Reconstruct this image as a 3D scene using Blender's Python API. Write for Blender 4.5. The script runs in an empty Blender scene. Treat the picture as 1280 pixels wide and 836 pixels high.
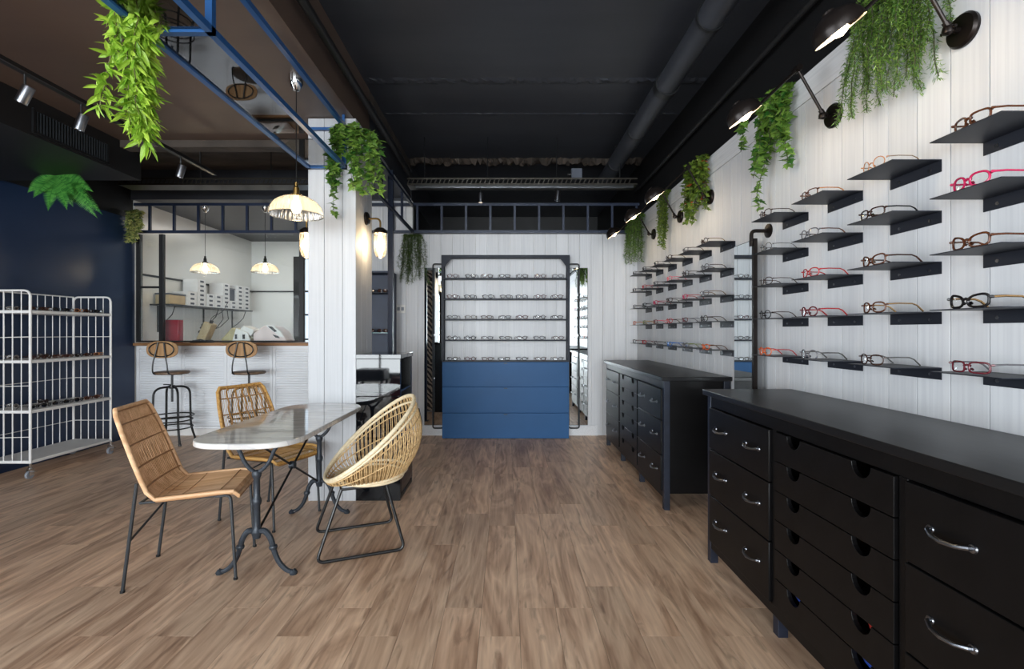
import bpy, math, random
from mathutils import Vector, Matrix, Euler
random.seed(7)
PI = math.pi
D = bpy.data
S = bpy.context.scene
COL = S.collection

# ------------------------------------------------------------ camera
cam_d = D.cameras.new('camera'); cam = D.objects.new('camera', cam_d); COL.objects.link(cam)
cam.location = (0, 0, 1.35); cam.rotation_euler = (PI/2, 0, 0)
cam_d.sensor_width = 36; cam_d.lens = 604/1280*36
cam_d.shift_x = 7/1280; cam_d.shift_y = -4/1280
cam_d.clip_start = 0.05; cam_d.clip_end = 100
S.camera = cam
# ------------------------------------------------------------ world, exposure
S.view_settings.view_transform = 'Standard'; S.view_settings.look = 'None'
S.view_settings.gamma = 1; S.view_settings.use_curve_mapping = False
S.view_settings.exposure = 0.0
w = D.worlds.new('world'); S.world = w; w.use_nodes = True
w.node_tree.nodes['Background'].inputs[0].default_value = (.72, .84, 1, 1)
w.node_tree.nodes['Background'].inputs[1].default_value = 1.5

def area(name, loc, rot, sx, sy, power, col):
    l = D.lights.new(name, 'AREA'); l.shape = 'RECTANGLE'; l.size = sx; l.size_y = sy
    l.energy = power; l.color = col
    o = D.objects.new(name, l); COL.objects.link(o); o.location = loc; o.rotation_euler = rot
    return o
# daylight standing in the shopfront windows behind the camera and in the rear-room window
DAY = (.94, .965, 1)
for i, (xc, wd) in enumerate(((-3.65, 2.1), (-1.42, 2.1), (.72, 1.8))):
    area('window_daylight', (xc, -6.3, 1.45), (PI/2, 0, 0), wd, 2.6, 400, DAY)
area('window_daylight', (-5.1, -.5, 1.35), (PI/2, 0, -PI/2), 4.2, 2.4, 270, DAY)  # added side light through an invented window, evens out the right wall
area('window_daylight', (-6.3, 9.3, 1.7), (-PI/2, 0, 0), 1.1, 1.7, 60, DAY)
# added fill light to brighten the rear service room, no real fitting there
area('ceiling_panel_light', (-3.9, 7.9, 3.0), (0, 0, 0), .6, 1.2, 13, (1, .96, .9))

# ------------------------------------------------------------ materials
def new_mat(name):
    m = D.materials.new(name); m.use_nodes = True
    nt = m.node_tree; b = nt.nodes['Principled BSDF']
    return m, nt, b
def N(nt, t, **kw):
    n = nt.nodes.new(t)
    for k, v in kw.items():
        if k in n.inputs: n.inputs[k].default_value = v
        else: setattr(n, k, v)
    return n
def srgb(r, g, b):
    f = lambda c: (c/255/12.92 if c/255 <= .04045 else ((c/255+.055)/1.055)**2.4)
    return (f(r), f(g), f(b), 1)
def mat(name, col, rough=.5, metal=0, coat=0, var=.12, scale=(6, 6, 6), bump=.0, spec=.5):
    """painted/varnished surface with soft noise variation in tone and roughness"""
    m, nt, b = new_mat(name)
    tc = N(nt, 'ShaderNodeTexCoord'); mp = N(nt, 'ShaderNodeMapping'); mp.inputs['Scale'].default_value = scale
    nz = N(nt, 'ShaderNodeTexNoise'); nz.inputs['Scale'].default_value = 1.0; nz.inputs['Detail'].default_value = 4
    nt.links.new(tc.outputs['Object'], mp.inputs[0]); nt.links.new(mp.outputs[0], nz.inputs['Vector'])
    cr = N(nt, 'ShaderNodeValToRGB')
    c = col
    cr.color_ramp.elements[0].position = .3; cr.color_ramp.elements[1].position = .7
    cr.color_ramp.elements[0].color = (c[0]*(1-var), c[1]*(1-var), c[2]*(1-var), 1)
    cr.color_ramp.elements[1].color = (min(1, c[0]*(1+var)), min(1, c[1]*(1+var)), min(1, c[2]*(1+var)), 1)
    nt.links.new(nz.outputs[0], cr.inputs[0]); nt.links.new(cr.outputs[0], b.inputs['Base Color'])
    b.inputs['Roughness'].default_value = rough; b.inputs['Metallic'].default_value = metal
    b.inputs['Coat Weight'].default_value = coat; b.inputs['Coat Roughness'].default_value = .08
    b.inputs['Specular IOR Level'].default_value = spec
    if bump:
        bp = N(nt, 'ShaderNodeBump'); bp.inputs['Strength'].default_value = bump; bp.inputs['Distance'].default_value = .01
        nt.links.new(nz.outputs[0], bp.inputs['Height']); nt.links.new(bp.outputs[0], b.inputs['Normal'])
    return m
def emis(name, col, strength):
    m, nt, b = new_mat(name)
    b.inputs['Base Color'].default_value = (1, 1, 1, 1)
    b.inputs['Emission Color'].default_value = (*col, 1); b.inputs['Emission Strength'].default_value = strength
    return m
def clear(name, tint=(1, 1, 1), refl=1.0, milk=0.0, rough=.02):
    """thin glass: transparent with fresnel gloss, optionally a little milky"""
    m, nt, b = new_mat(name); nt.nodes.remove(b)
    out = nt.nodes['Material Output']
    tr = N(nt, 'ShaderNodeBsdfTransparent'); tr.inputs[0].default_value = (*tint, 1)
    gl = N(nt, 'ShaderNodeBsdfGlossy'); gl.inputs['Roughness'].default_value = rough
    fr = N(nt, 'ShaderNodeFresnel'); fr.inputs['IOR'].default_value = 1.52
    ml = N(nt, 'ShaderNodeMath', operation='MULTIPLY'); ml.inputs[1].default_value = refl; ml.use_clamp = True
    nt.links.new(fr.outputs[0], ml.inputs[0])
    base = tr
    if milk:
        tl = N(nt, 'ShaderNodeBsdfTranslucent'); tl.inputs[0].default_value = (1, .97, .9, 1)
        mm = N(nt, 'ShaderNodeMixShader'); mm.inputs[0].default_value = milk
        nt.links.new(tr.outputs[0], mm.inputs[1]); nt.links.new(tl.outputs[0], mm.inputs[2]); base = mm
    mx = N(nt, 'ShaderNodeMixShader')
    nt.links.new(ml.outputs[0], mx.inputs[0]); nt.links.new(base.outputs[0], mx.inputs[1]); nt.links.new(gl.outputs[0], mx.inputs[2])
    nt.links.new(mx.outputs[0], out.inputs[0])
    return m
def board_mat(name, col, dark, axis=2, rough=.5):
    """painted board with brushed streaks along one axis, tone differs per board"""
    m, nt, b = new_mat(name)
    tc = N(nt, 'ShaderNodeTexCoord'); oi = N(nt, 'ShaderNodeObjectInfo')
    mp = N(nt, 'ShaderNodeMapping'); sc = [70, 70, 70]; sc[axis] = 1.4; mp.inputs['Scale'].default_value = sc
    add = N(nt, 'ShaderNodeVectorMath', operation='ADD'); mu = N(nt, 'ShaderNodeMath', operation='MULTIPLY'); mu.inputs[1].default_value = 37
    nt.links.new(oi.outputs['Random'], mu.inputs[0]); nt.links.new(tc.outputs['Object'], mp.inputs[0])
    nt.links.new(mp.outputs[0], add.inputs[0]); nt.links.new(mu.outputs[0], add.inputs[1])
    nz = N(nt, 'ShaderNodeTexNoise'); nz.inputs['Scale'].default_value = 1; nz.inputs['Detail'].default_value = 3
    nt.links.new(add.outputs[0], nz.inputs['Vector'])
    cr = N(nt, 'ShaderNodeValToRGB'); cr.color_ramp.elements[0].position = .33; cr.color_ramp.elements[1].position = .6
    cr.color_ramp.elements[0].color = dark; cr.color_ramp.elements[1].color = col
    nt.links.new(nz.outputs[0], cr.inputs[0])
    hs = N(nt, 'ShaderNodeHueSaturation'); mr = N(nt, 'ShaderNodeMapRange'); mr.inputs[3].default_value = .94; mr.inputs[4].default_value = 1.03
    nt.links.new(oi.outputs['Random'], mr.inputs[0]); nt.links.new(mr.outputs[0], hs.inputs['Value'])
    nt.links.new(cr.outputs[0], hs.inputs['Color']); nt.links.new(hs.outputs[0], b.inputs['Base Color'])
    b.inputs['Roughness'].default_value = rough
    bp = N(nt, 'ShaderNodeBump'); bp.inputs['Strength'].default_value = .15; bp.inputs['Distance'].default_value = .002
    nt.links.new(nz.outputs[0], bp.inputs['Height']); nt.links.new(bp.outputs[0], b.inputs['Normal'])
    return m
def floor_mat():
    m, nt, b = new_mat('oak_floor')
    tc = N(nt, 'ShaderNodeTexCoord'); oi = N(nt, 'ShaderNodeObjectInfo'); ge = N(nt, 'ShaderNodeNewGeometry')
    ad = N(nt, 'ShaderNodeMath', operation='ADD'); nt.links.new(oi.outputs['Random'], ad.inputs[0]); nt.links.new(ge.outputs['Random Per Island'], ad.inputs[1])
    fr = N(nt, 'ShaderNodeMath', operation='FRACT'); nt.links.new(ad.outputs[0], fr.inputs[0])
    mu = N(nt, 'ShaderNodeMath', operation='MULTIPLY'); mu.inputs[1].default_value = 53; nt.links.new(fr.outputs[0], mu.inputs[0])
    av = N(nt, 'ShaderNodeVectorMath', operation='ADD'); nt.links.new(tc.outputs['Object'], av.inputs[0]); nt.links.new(mu.outputs[0], av.inputs[1])
    # warped long grain
    m1 = N(nt, 'ShaderNodeMapping'); m1.inputs['Scale'].default_value = (5.5, .9, 1); nt.links.new(av.outputs[0], m1.inputs[0])
    n1 = N(nt, 'ShaderNodeTexNoise'); n1.inputs['Scale'].default_value = 1.1; n1.inputs['Detail'].default_value = 3; n1.inputs['Distortion'].default_value = 1.3
    nt.links.new(m1.outputs[0], n1.inputs['Vector'])
    # contour lines of the broad noise -> cathedral grain
    k = N(nt, 'ShaderNodeMath', operation='MULTIPLY'); k.inputs[1].default_value = 6; nt.links.new(n1.outputs[0], k.inputs[0])
    f2 = N(nt, 'ShaderNodeMath', operation='PINGPONG'); f2.inputs[1].default_value = 1; nt.links.new(k.outputs[0], f2.inputs[0])
    m2 = N(nt, 'ShaderNodeMapping'); m2.inputs['Scale'].default_value = (45, 2.2, 1); nt.links.new(av.outputs[0], m2.inputs[0])
    n2 = N(nt, 'ShaderNodeTexNoise'); n2.inputs['Scale'].default_value = 1; n2.inputs['Detail'].default_value = 4; nt.links.new(m2.outputs[0], n2.inputs['Vector'])
    mx = N(nt, 'ShaderNodeMix', data_type='FLOAT'); mx.inputs[0].default_value = .66
    nt.links.new(f2.outputs[0], mx.inputs[2]); nt.links.new(n2.outputs[0], mx.inputs[3])
    cr = N(nt, 'ShaderNodeValToRGB'); e = cr.color_ramp.elements
    e[0].position = .22; e[0].color = srgb(166, 130, 104); e[1].position = .8; e[1].color = srgb(240, 208, 178)
    c = e.new(.48); c.color = srgb(206, 170, 142)
    nt.links.new(mx.outputs[0], cr.inputs[0])
    # dark knots / streaks
    m3 = N(nt, 'ShaderNodeMapping'); m3.inputs['Scale'].default_value = (14, 2.2, 1); nt.links.new(av.outputs[0], m3.inputs[0])
    n3 = N(nt, 'ShaderNodeTexNoise'); n3.inputs['Scale'].default_value = 1.2; n3.inputs['Detail'].default_value = 5; n3.inputs['Distortion'].default_value = 1.5
    nt.links.new(m3.outputs[0], n3.inputs['Vector'])
    c3 = N(nt, 'ShaderNodeValToRGB'); c3.color_ramp.elements[0].position = .30; c3.color_ramp.elements[1].position = .42
    c3.color_ramp.elements[0].color = (.58, .54, .52, 1); c3.color_ramp.elements[1].color = (1, 1, 1, 1); nt.links.new(n3.outputs[0], c3.inputs[0])
    mm = N(nt, 'ShaderNodeMix', data_type='RGBA', blend_type='MULTIPLY'); mm.inputs[0].default_value = .8
    nt.links.new(cr.outputs[0], mm.inputs[6]); nt.links.new(c3.outputs[0], mm.inputs[7])
    hs = N(nt, 'ShaderNodeHueSaturation'); mr = N(nt, 'ShaderNodeMapRange'); mr.inputs[3].default_value = .84; mr.inputs[4].default_value = 1.10
    nt.links.new(fr.outputs[0], mr.inputs[0]); nt.links.new(mr.outputs[0], hs.inputs['Value'])
    nt.links.new(mm.outputs[2], hs.inputs['Color']); nt.links.new(hs.outputs[0], b.inputs['Base Color'])
    r = N(nt, 'ShaderNodeMapRange'); r.inputs[3].default_value = .34; r.inputs[4].default_value = .5
    nt.links.new(n2.outputs[0], r.inputs[0]); nt.links.new(r.outputs[0], b.inputs['Roughness'])
    bp = N(nt, 'ShaderNodeBump'); bp.inputs['Strength'].default_value = .12; bp.inputs['Distance'].default_value = .002
    nt.links.new(n2.outputs[0], bp.inputs['Height']); nt.links.new(bp.outputs[0], b.inputs['Normal'])
    return m
def wood_mat(name, c0, c1, axis=0, rough=.5, sc=60):
    m, nt, b = new_mat(name)
    tc = N(nt, 'ShaderNodeTexCoord'); mp = N(nt, 'ShaderNodeMapping'); s = [sc]*3; s[axis] = 3; mp.inputs['Scale'].default_value = s
    nz = N(nt, 'ShaderNodeTexNoise'); nz.inputs['Scale'].default_value = 1; nz.inputs['Detail'].default_value = 4; nz.inputs['Distortion'].default_value = .4
    cr = N(nt, 'ShaderNodeValToRGB'); cr.color_ramp.elements[0].position = .3; cr.color_ramp.elements[1].position = .7
    cr.color_ramp.elements[0].color = c0; cr.color_ramp.elements[1].color = c1
    nt.links.new(tc.outputs['Object'], mp.inputs[0]); nt.links.new(mp.outputs[0], nz.inputs['Vector'])
    nt.links.new(nz.outputs[0], cr.inputs[0]); nt.links.new(cr.outputs[0], b.inputs['Base Color']); b.inputs['Roughness'].default_value = rough
    return m
def marble_mat():
    m, nt, b = new_mat('marble')
    tc = N(nt, 'ShaderNodeTexCoord'); mp = N(nt, 'ShaderNodeMapping'); mp.inputs['Rotation'].default_value = (0, 0, .9); mp.inputs['Scale'].default_value = (1.2, 5, 1)
    nz = N(nt, 'ShaderNodeTexNoise'); nz.inputs['Scale'].default_value = 1.6; nz.inputs['Detail'].default_value = 6; nz.inputs['Distortion'].default_value = 1.8
    cr = N(nt, 'ShaderNodeValToRGB'); e = cr.color_ramp.elements
    e[0].position = .36; e[0].color = srgb(208, 205, 200); e[1].position = .62; e[1].color = srgb(216, 214, 210)
    k = e.new(.48); k.color = srgb(192, 190, 190); k2 = e.new(.52); k2.color = srgb(218, 216, 213)
    nt.links.new(tc.outputs['Object'], mp.inputs[0]); nt.links.new(mp.outputs[0], nz.inputs['Vector'])
    nt.links.new(nz.outputs[0], cr.inputs[0]); nt.links.new(cr.outputs[0], b.inputs['Base Color'])
    b.inputs['Roughness'].default_value = .09; b.inputs['Coat Weight'].default_value = .6; b.inputs['Coat Roughness'].default_value = .03
    return m
def leaf_mat(name, c0, c1):
    m, nt, b = new_mat(name)
    ge = N(nt, 'ShaderNodeNewGeometry'); oi = N(nt, 'ShaderNodeObjectInfo')
    ad = N(nt, 'ShaderNodeMath', operation='ADD'); nt.links.new(oi.outputs['Random'], ad.inputs[0]); nt.links.new(ge.outputs['Random Per Island'], ad.inputs[1])
    fr = N(nt, 'ShaderNodeMath', operation='FRACT'); nt.links.new(ad.outputs[0], fr.inputs[0])
    cr = N(nt, 'ShaderNodeValToRGB'); cr.color_ramp.elements[0].color = c0; cr.color_ramp.elements[1].color = c1
    nt.links.new(fr.outputs[0], cr.inputs[0]); nt.links.new(cr.outputs[0], b.inputs['Base Color'])
    b.inputs['Roughness'].default_value = .45
    tl = N(nt, 'ShaderNodeBsdfTranslucent'); nt.links.new(cr.outputs[0], tl.inputs[0])
    mx = N(nt, 'ShaderNodeMixShader'); mx.inputs[0].default_value = .3
    nt.links.new(b.outputs[0], mx.inputs[1]); nt.links.new(tl.outputs[0], mx.inputs[2]); nt.links.new(mx.outputs[0], nt.nodes['Material Output'].inputs[0])
    return m

MT = {}
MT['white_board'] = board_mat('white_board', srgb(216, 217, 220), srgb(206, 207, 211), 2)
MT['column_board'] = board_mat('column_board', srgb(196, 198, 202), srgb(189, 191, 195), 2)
MT['white_board_h'] = board_mat('white_board_h', srgb(224, 225, 228), srgb(212, 213, 216), 1)
MT['white_wall'] = mat('white_wall', srgb(222, 222, 220), .22, var=.02, scale=(2, 2, 2))
MT['navy'] = mat('navy', srgb(22, 44, 76), .34, var=.06, scale=(2, 2, 2), bump=.02)
MT['black_ceiling'] = mat('black_ceiling', srgb(50, 53, 60), .42, var=.12, scale=(1.2, 5, 1), bump=.15)
MT['taupe_ceiling'] = mat('taupe_ceiling', srgb(88, 72, 63), .4, var=.10, scale=(1, 4, 1), bump=.1)
MT['raw_slab'] = mat('raw_slab', srgb(64, 56, 50), .8, var=.4, scale=(3, 9, 3), bump=.6)
MT['matte_black'] = mat('matte_black', srgb(16, 16, 18), .5)
MT['blue_steel'] = mat('blue_steel', srgb(36, 84, 140), .35, var=.1)
MT['dark_blue_steel'] = mat('dark_blue_steel', srgb(26, 38, 62), .4, var=.1)
MT['floor'] = floor_mat()
MT['cabinet_black'] = mat('cabinet_black', srgb(11, 10, 11), .4, spec=.2, var=.22, scale=(3, 14, 9), bump=.05)
MT['cabinet_top'] = mat('cabinet_top', srgb(22, 22, 24), .34, spec=.3, var=.25, scale=(20, 1.5, 3), bump=.04)
MT['unit_blue'] = mat('unit_blue', srgb(30, 82, 132), .5, spec=.3, var=.08, scale=(1.5, 2, 2))
MT['unit_frame'] = mat('unit_frame', srgb(22, 28, 42), .45, spec=.25)
MT['shelf_steel'] = mat('shelf_steel', srgb(34, 37, 45), .45, var=.06, spec=.3)
MT['steel'] = mat('steel', srgb(150, 154, 160), .25, metal=1)
MT['pewter'] = mat('pewter', srgb(128, 130, 136), .3, metal=1)
MT['chrome'] = mat('chrome', srgb(215, 215, 215), .08, metal=1, var=.02)
MT['bronze'] = mat('bronze', srgb(34, 28, 26), .35, metal=.7)
MT['brass'] = mat('brass', srgb(150, 120, 70), .3, metal=1)
MT['cast_iron'] = mat('cast_iron', srgb(50, 56, 64), .42, metal=.25, bump=.1, scale=(40, 40, 40))
MT['chair_steel'] = mat('chair_steel', srgb(44, 48, 52), .4)
MT['black_steel'] = mat('black_steel', srgb(20, 21, 23), .38)
MT['rattan'] = wood_mat('rattan', srgb(204, 156, 112), srgb(238, 198, 156), 0, .5, 25)
MT['rattan_dark'] = wood_mat('rattan_dark', srgb(150, 106, 68), srgb(190, 146, 102), 0, .55, 80)
MT['rattan_gold'] = wood_mat('rattan_gold', srgb(172, 126, 66), srgb(214, 168, 98), 0, .5, 80)
MT['rattan_gold_dark'] = wood_mat('rattan_gold_dark', srgb(132, 92, 44), srgb(178, 132, 70), 0, .55, 80)
MT['rattan_pale'] = wood_mat('rattan_pale', srgb(222, 202, 164), srgb(246, 232, 202), 0, .5, 60)
MT['rattan_mid'] = wood_mat('rattan_mid', srgb(178, 140, 92), srgb(222, 192, 142), 0, .5, 60)
MT['marble'] = marble_mat()
MT['counter_wood'] = wood_mat('counter_wood', srgb(128, 90, 56), srgb(170, 124, 82), 0, .45)
MT['stool_wood'] = wood_mat('stool_wood', srgb(150, 112, 74), srgb(190, 150, 106), 2, .5, 30)
MT['seat_wood'] = wood_mat('seat_wood', srgb(92, 72, 56), srgb(130, 104, 82), 1, .5, 30)
MT['louver'] = mat('louver', srgb(238, 240, 244), .45, var=.02)
MT['white_paint'] = mat('white_paint', srgb(232, 230, 228), .4, var=.03)
MT['mirror'] = mat('mirror', srgb(228, 234, 236), .01, metal=1, var=.01)
MT['glass'] = clear('glass', (.97, .99, .99), 1.0)
MT['canopy_glass'] = clear('canopy_glass', (.93, .96, .97), 2.2)
MT['lens'] = clear('lens', (.96, .97, .98), .9)
MT['sun_lens'] = mat('sun_lens', srgb(20, 18, 18), .08, var=.05, coat=1)
MT['sun_lens_brown'] = mat('sun_lens_brown', srgb(66, 36, 22), .08, var=.05, coat=1)
MT['shade_glass'] = clear('shade_glass', (1, .97, .92), 1.3, milk=.36, rough=.1)
MT['jar_glass'] = clear('jar_glass', (1, .98, .95), 1.3, milk=.10, rough=.05)
MT['bulb'] = emis('bulb', (1, .76, .46), 28)
MT['bulb_soft'] = emis('bulb_soft', (1, .80, .52), 16)
MT['shade_inner'] = mat('shade_inner', srgb(240, 236, 226), .4, var=.02)
MT['gloss_black'] = mat('gloss_black', srgb(12, 14, 18), .03, var=.05, spec=.4)
MT['plastic_white'] = mat('plastic_white', srgb(226, 224, 220), .35, var=.03)
MT['plastic_grey'] = mat('plastic_grey', srgb(120, 122, 126), .4)
MT['plastic_black'] = mat('plastic_black', srgb(22, 22, 24), .35)
MT['beige'] = mat('beige', srgb(178, 158, 122), .55)
MT['khaki'] = mat('khaki', srgb(176, 164, 120), .45)
MT['blush'] = mat('blush', srgb(222, 204, 200), .35)
MT['red_clear'] = mat('red_clear', srgb(150, 42, 54), .2, var=.2, scale=(3, 3, 6))
MT['card_white'] = mat('card_white', srgb(226, 226, 228), .6, var=.03)
MT['card_grey'] = mat('card_grey', srgb(140, 144, 152), .6)
MT['label_dark'] = mat('label_dark', srgb(70, 76, 88), .6)
MT['cloth_blue'] = mat('cloth_blue', srgb(30, 70, 170), .8, var=.3)
MT['cloth_red'] = mat('cloth_red', srgb(176, 40, 30), .8, var=.2)
MT['cloth_yellow'] = mat('cloth_yellow', srgb(216, 182, 44), .7)
MT['stem'] = mat('stem', srgb(92, 88, 48), .7)
MT['vine_dark'] = mat('vine_dark', srgb(60, 62, 40), .7)
MT['bamboo_leaf'] = leaf_mat('bamboo_leaf', srgb(112, 160, 40), srgb(190, 222, 84))
MT['ivy_leaf'] = leaf_mat('ivy_leaf', srgb(44, 98, 34), srgb(142, 178, 78))
MT['ivy_olive'] = leaf_mat('ivy_olive', srgb(66, 96, 32), srgb(136, 158, 62))
MT['fern_leaf'] = leaf_mat('fern_leaf', srgb(40, 112, 44), srgb(96, 166, 72))
MT['willow_leaf'] = leaf_mat('willow_leaf', srgb(60, 104, 38), srgb(134, 164, 74))
MT['moss_leaf'] = leaf_mat('moss_leaf', srgb(50, 84, 34), srgb(108, 132, 62))
MT['variegated'] = leaf_mat('variegated', srgb(60, 100, 44), srgb(206, 204, 128))
MT['red_leaf'] = leaf_mat('red_leaf', srgb(150, 62, 36), srgb(190, 100, 50))
MT['pattern'] = None
def pattern_mat():
    m, nt, b = new_mat('carved_pattern')
    tc = N(nt, 'ShaderNodeTexCoord'); wv = N(nt, 'ShaderNodeTexWave', wave_type='BANDS', bands_direction='DIAGONAL'); wv.inputs['Scale'].default_value = 7
    wv.inputs['Distortion'].default_value = 6
    cr = N(nt, 'ShaderNodeValToRGB'); cr.color_ramp.interpolation = 'CONSTANT'
    cr.color_ramp.elements[0].color = srgb(40, 30, 26); cr.color_ramp.elements[1].color = srgb(190, 170, 150); cr.color_ramp.elements[1].position = .55
    nt.links.new(tc.outputs['Object'], wv.inputs[0]); nt.links.new(wv.outputs[0], cr.inputs[0]); nt.links.new(cr.outputs[0], b.inputs['Base Color'])
    return m
MT['pattern'] = pattern_mat()

# ------------------------------------------------------------ mesh builder
class MB:
    def __init__(s): s.v = []; s.f = []
    def add(s, vs, fs):
        n = len(s.v); s.v += [tuple(p) for p in vs]; s.f += [tuple(i+n for i in f) for f in fs]; return s
    def box(s, x0, x1, y0, y1, z0, z1, M=None):
        vs = [Vector(p) for p in ((x0,y0,z0),(x1,y0,z0),(x1,y1,z0),(x0,y1,z0),(x0,y0,z1),(x1,y0,z1),(x1,y1,z1),(x0,y1,z1))]
        if M: vs = [M @ p for p in vs]
        return s.add(vs, [(0,3,2,1),(4,5,6,7),(0,1,5,4),(1,2,6,5),(2,3,7,6),(3,0,4,7)])
    def tube(s, pts, r, n=8, closed=False, cap=True, r2=None, flat=1.0):
        pts = [Vector(p) for p in pts]; m = len(pts); rs = r if isinstance(r, (list, tuple)) else [r]*m
        vs = []; up = None
        for i, p in enumerate(pts):
            if closed: t = pts[(i+1) % m]-pts[i-1]
            else: t = pts[min(i+1, m-1)]-pts[max(i-1, 0)]
            t.normalize()
            if up is None:
                up = Vector((0, 0, 1)) if abs(t.z) < .9 else Vector((0, 1, 0))
            a = up - t*up.dot(t)
            if a.length < 1e-5: a = Vector((1, 0, 0)) - t*t.x
            a.normalize(); up = a; b = t.cross(a)
            for k in range(n):
                an = 2*PI*k/n; vs.append(p + a*math.cos(an)*rs[i]*flat + b*math.sin(an)*rs[i])
        fs = []
        for i in range(m if closed else m-1):
            j = (i+1) % m
            for k in range(n):
                l = (k+1) % n; fs.append((i*n+k, i*n+l, j*n+l, j*n+k))
        if cap and not closed: fs += [tuple(range(n))[::-1], tuple((m-1)*n+k for k in range(n))]
        return s.add(vs, fs)
    def lathe(s, prof, n=24, M=None, ribs=0, amp=0.0, caps=True):
        vs = []; M = M or Matrix()
        for r, z in prof:
            for k in range(n):
                a = 2*PI*k/n; rr = r*(1+amp*math.cos(ribs*a)) if ribs else r
                vs.append(M @ Vector((rr*math.cos(a), rr*math.sin(a), z)))
        fs = []
        for i in range(len(prof)-1):
            for k in range(n):
                l = (k+1) % n; fs.append((i*n+k, i*n+l, (i+1)*n+l, (i+1)*n+k))
        if caps:
            if prof[0][0] > 1e-4: fs.append(tuple(range(n))[::-1])
            if prof[-1][0] > 1e-4: fs.append(tuple((len(prof)-1)*n+k for k in range(n)))
        return s.add(vs, fs)
    def prism(s, poly, d0, d1, axis='x', M=None):
        n = len(poly)
        def P(u, v, d):
            p = {'x': (d, u, v), 'y': (u, d, v), 'z': (u, v, d)}[axis]
            return (M @ Vector(p)) if M else Vector(p)
        vs = [P(u, v, d0) for u, v in poly]+[P(u, v, d1) for u, v in poly]
        fs = [tuple(range(n))[::-1], tuple(range(n, 2*n))]+[(i, (i+1) % n, n+(i+1) % n, n+i) for i in range(n)]
        return s.add(vs, fs)
    def mesh(s, name, m, smooth=True, ang=35):
        me = D.meshes.new(name); me.from_pydata(s.v, [], s.f); me.materials.append(m); me.validate(); me.update()
        import bmesh
        bm = bmesh.new(); bm.from_mesh(me); bmesh.ops.recalc_face_normals(bm, faces=bm.faces); bm.to_mesh(me); bm.free()
        if smooth:
            me.polygons.foreach_set('use_smooth', [True]*len(me.polygons)); me.set_sharp_from_angle(angle=math.radians(ang))
        return me
def link(name, me, parent=None, loc=None, rot=None):
    o = D.objects.new(name, me); COL.objects.link(o)
    if parent: o.parent = parent
    if loc is not None: o.location = loc
    if rot is not None: o.rotation_euler = rot
    return o
def part(name, mb, m, parent=None, label=None, stuff=False, bevel=0, smooth=True, loc=None):
    o = link(name, mb.mesh(name, MT[m] if isinstance(m, str) else m, smooth), parent, loc)
    if label: o['label'] = label
    if stuff: o['kind'] = 'stuff'
    if bevel:
        b = o.modifiers.new('bevel', 'BEVEL'); b.width = bevel; b.segments = 2; b.limit_method = 'ANGLE'
    return o
def thing(name, label, cat, loc=(0, 0, 0), rz=0, group=None):
    o = D.objects.new(name, None); COL.objects.link(o); o.empty_display_size = .1
    o.location = loc; o.rotation_euler = (0, 0, rz); o['label'] = label; o['category'] = cat
    if group: o['group'] = group
    return o
def tag(o, label, cat, group=None, kind=None):
    o['label'] = label; o['category'] = cat
    if group: o['group'] = group
    if kind: o['kind'] = kind
    return o
def struct(name, mb, m, bevel=0):
    o = part(name, mb, m, bevel=bevel, smooth=False); o['kind'] = 'structure'; return o
def bx(*a): return MB().box(*a)
def copy_tree(o, parent=None):
    c = o.copy(); COL.objects.link(c)
    if parent: c.parent = parent
    for ch in list(o.children): copy_tree(ch, c)
    return c
def arc(c, r, a0, a1, n, f):
    return [f(c[0]+r*math.cos(a0+(a1-a0)*i/n), c[1]+r*math.sin(a0+(a1-a0)*i/n)) for i in range(n+1)]
def bend(pts, r, n=5):
    """round the inner corners of a polyline"""
    P = [Vector(p) for p in pts]; out = [P[0]]
    for i in range(1, len(P)-1):
        a = (P[i-1]-P[i]); b = (P[i+1]-P[i]); d = min(r, a.length*.49, b.length*.49)
        p0 = P[i]+a.normalized()*d; p2 = P[i]+b.normalized()*d
        for k in range(n+1):
            t = k/n; out.append(p0*(1-t)**2+P[i]*2*t*(1-t)+p2*t*t)
    out.append(P[-1]); return out

# ============================================================ SETTING
XR, XL, YB = 1.70, -4.80, 6.27
# floor: slab, loose-laid planks where they show, the rest joined
fl = struct('floor', bx(-4.9, 1.9, -6.4, 9.3, -.12, -.0035), 'matte_black')
PW, PL = .18, 1.22
plank_cache = {}
def plank_mesh(l):
    k = round(l, 3)
    if k not in plank_cache:
        g = .0006
        mb = MB(); mb.box(g, PW-g, g, l-g, -.003, -.0006)
        c = .0012; vs = [(g,g,-.0006),(PW-g,g,-.0006),(PW-g,l-g,-.0006),(g,l-g,-.0006),(g+c,g+c,0),(PW-g-c,g+c,0),(PW-g-c,l-g-c,0),(g+c,l-g-c,0)]
        mb2 = MB(); mb2.add([(g,g,-.003),(PW-g,g,-.003),(PW-g,l-g,-.003),(g,l-g,-.003)]+vs, [(0,1,5,4),(1,2,6,5),(2,3,7,6),(3,0,4,7),(4,5,9,8),(5,6,10,9),(6,7,11,10),(7,4,8,11),(8,9,10,11)])
        plank_cache[k] = mb2.mesh('plank', MT['floor'], False)
    return plank_cache[k]
rest = MB(); nplank = 0
for i in range(37):
    x = XL+i*PW
    y = -6.3+random.choice((-.1, -.4, -.65, -.9, -1.1))
    while y < YB-.01:
        y1 = min(y+PL, YB); y0 = max(y, -6.3)
        if y1 < 1.75:
            rest.box(x+.0006, min(x+PW-.0006, XR), y0+.0006, y1-.0006, -.003, 0)
        elif y1-y0 > .02:
            link('plank', plank_mesh(y1-y0), fl, (x, y0, 0)); nplank += 1
        y += PL
part('laid_plank', rest, 'floor', fl, stuff=True, smooth=False)
struct('floor.001', bx(XL, XR, YB, 9.15, -.003, -.0005), 'floor')

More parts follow.
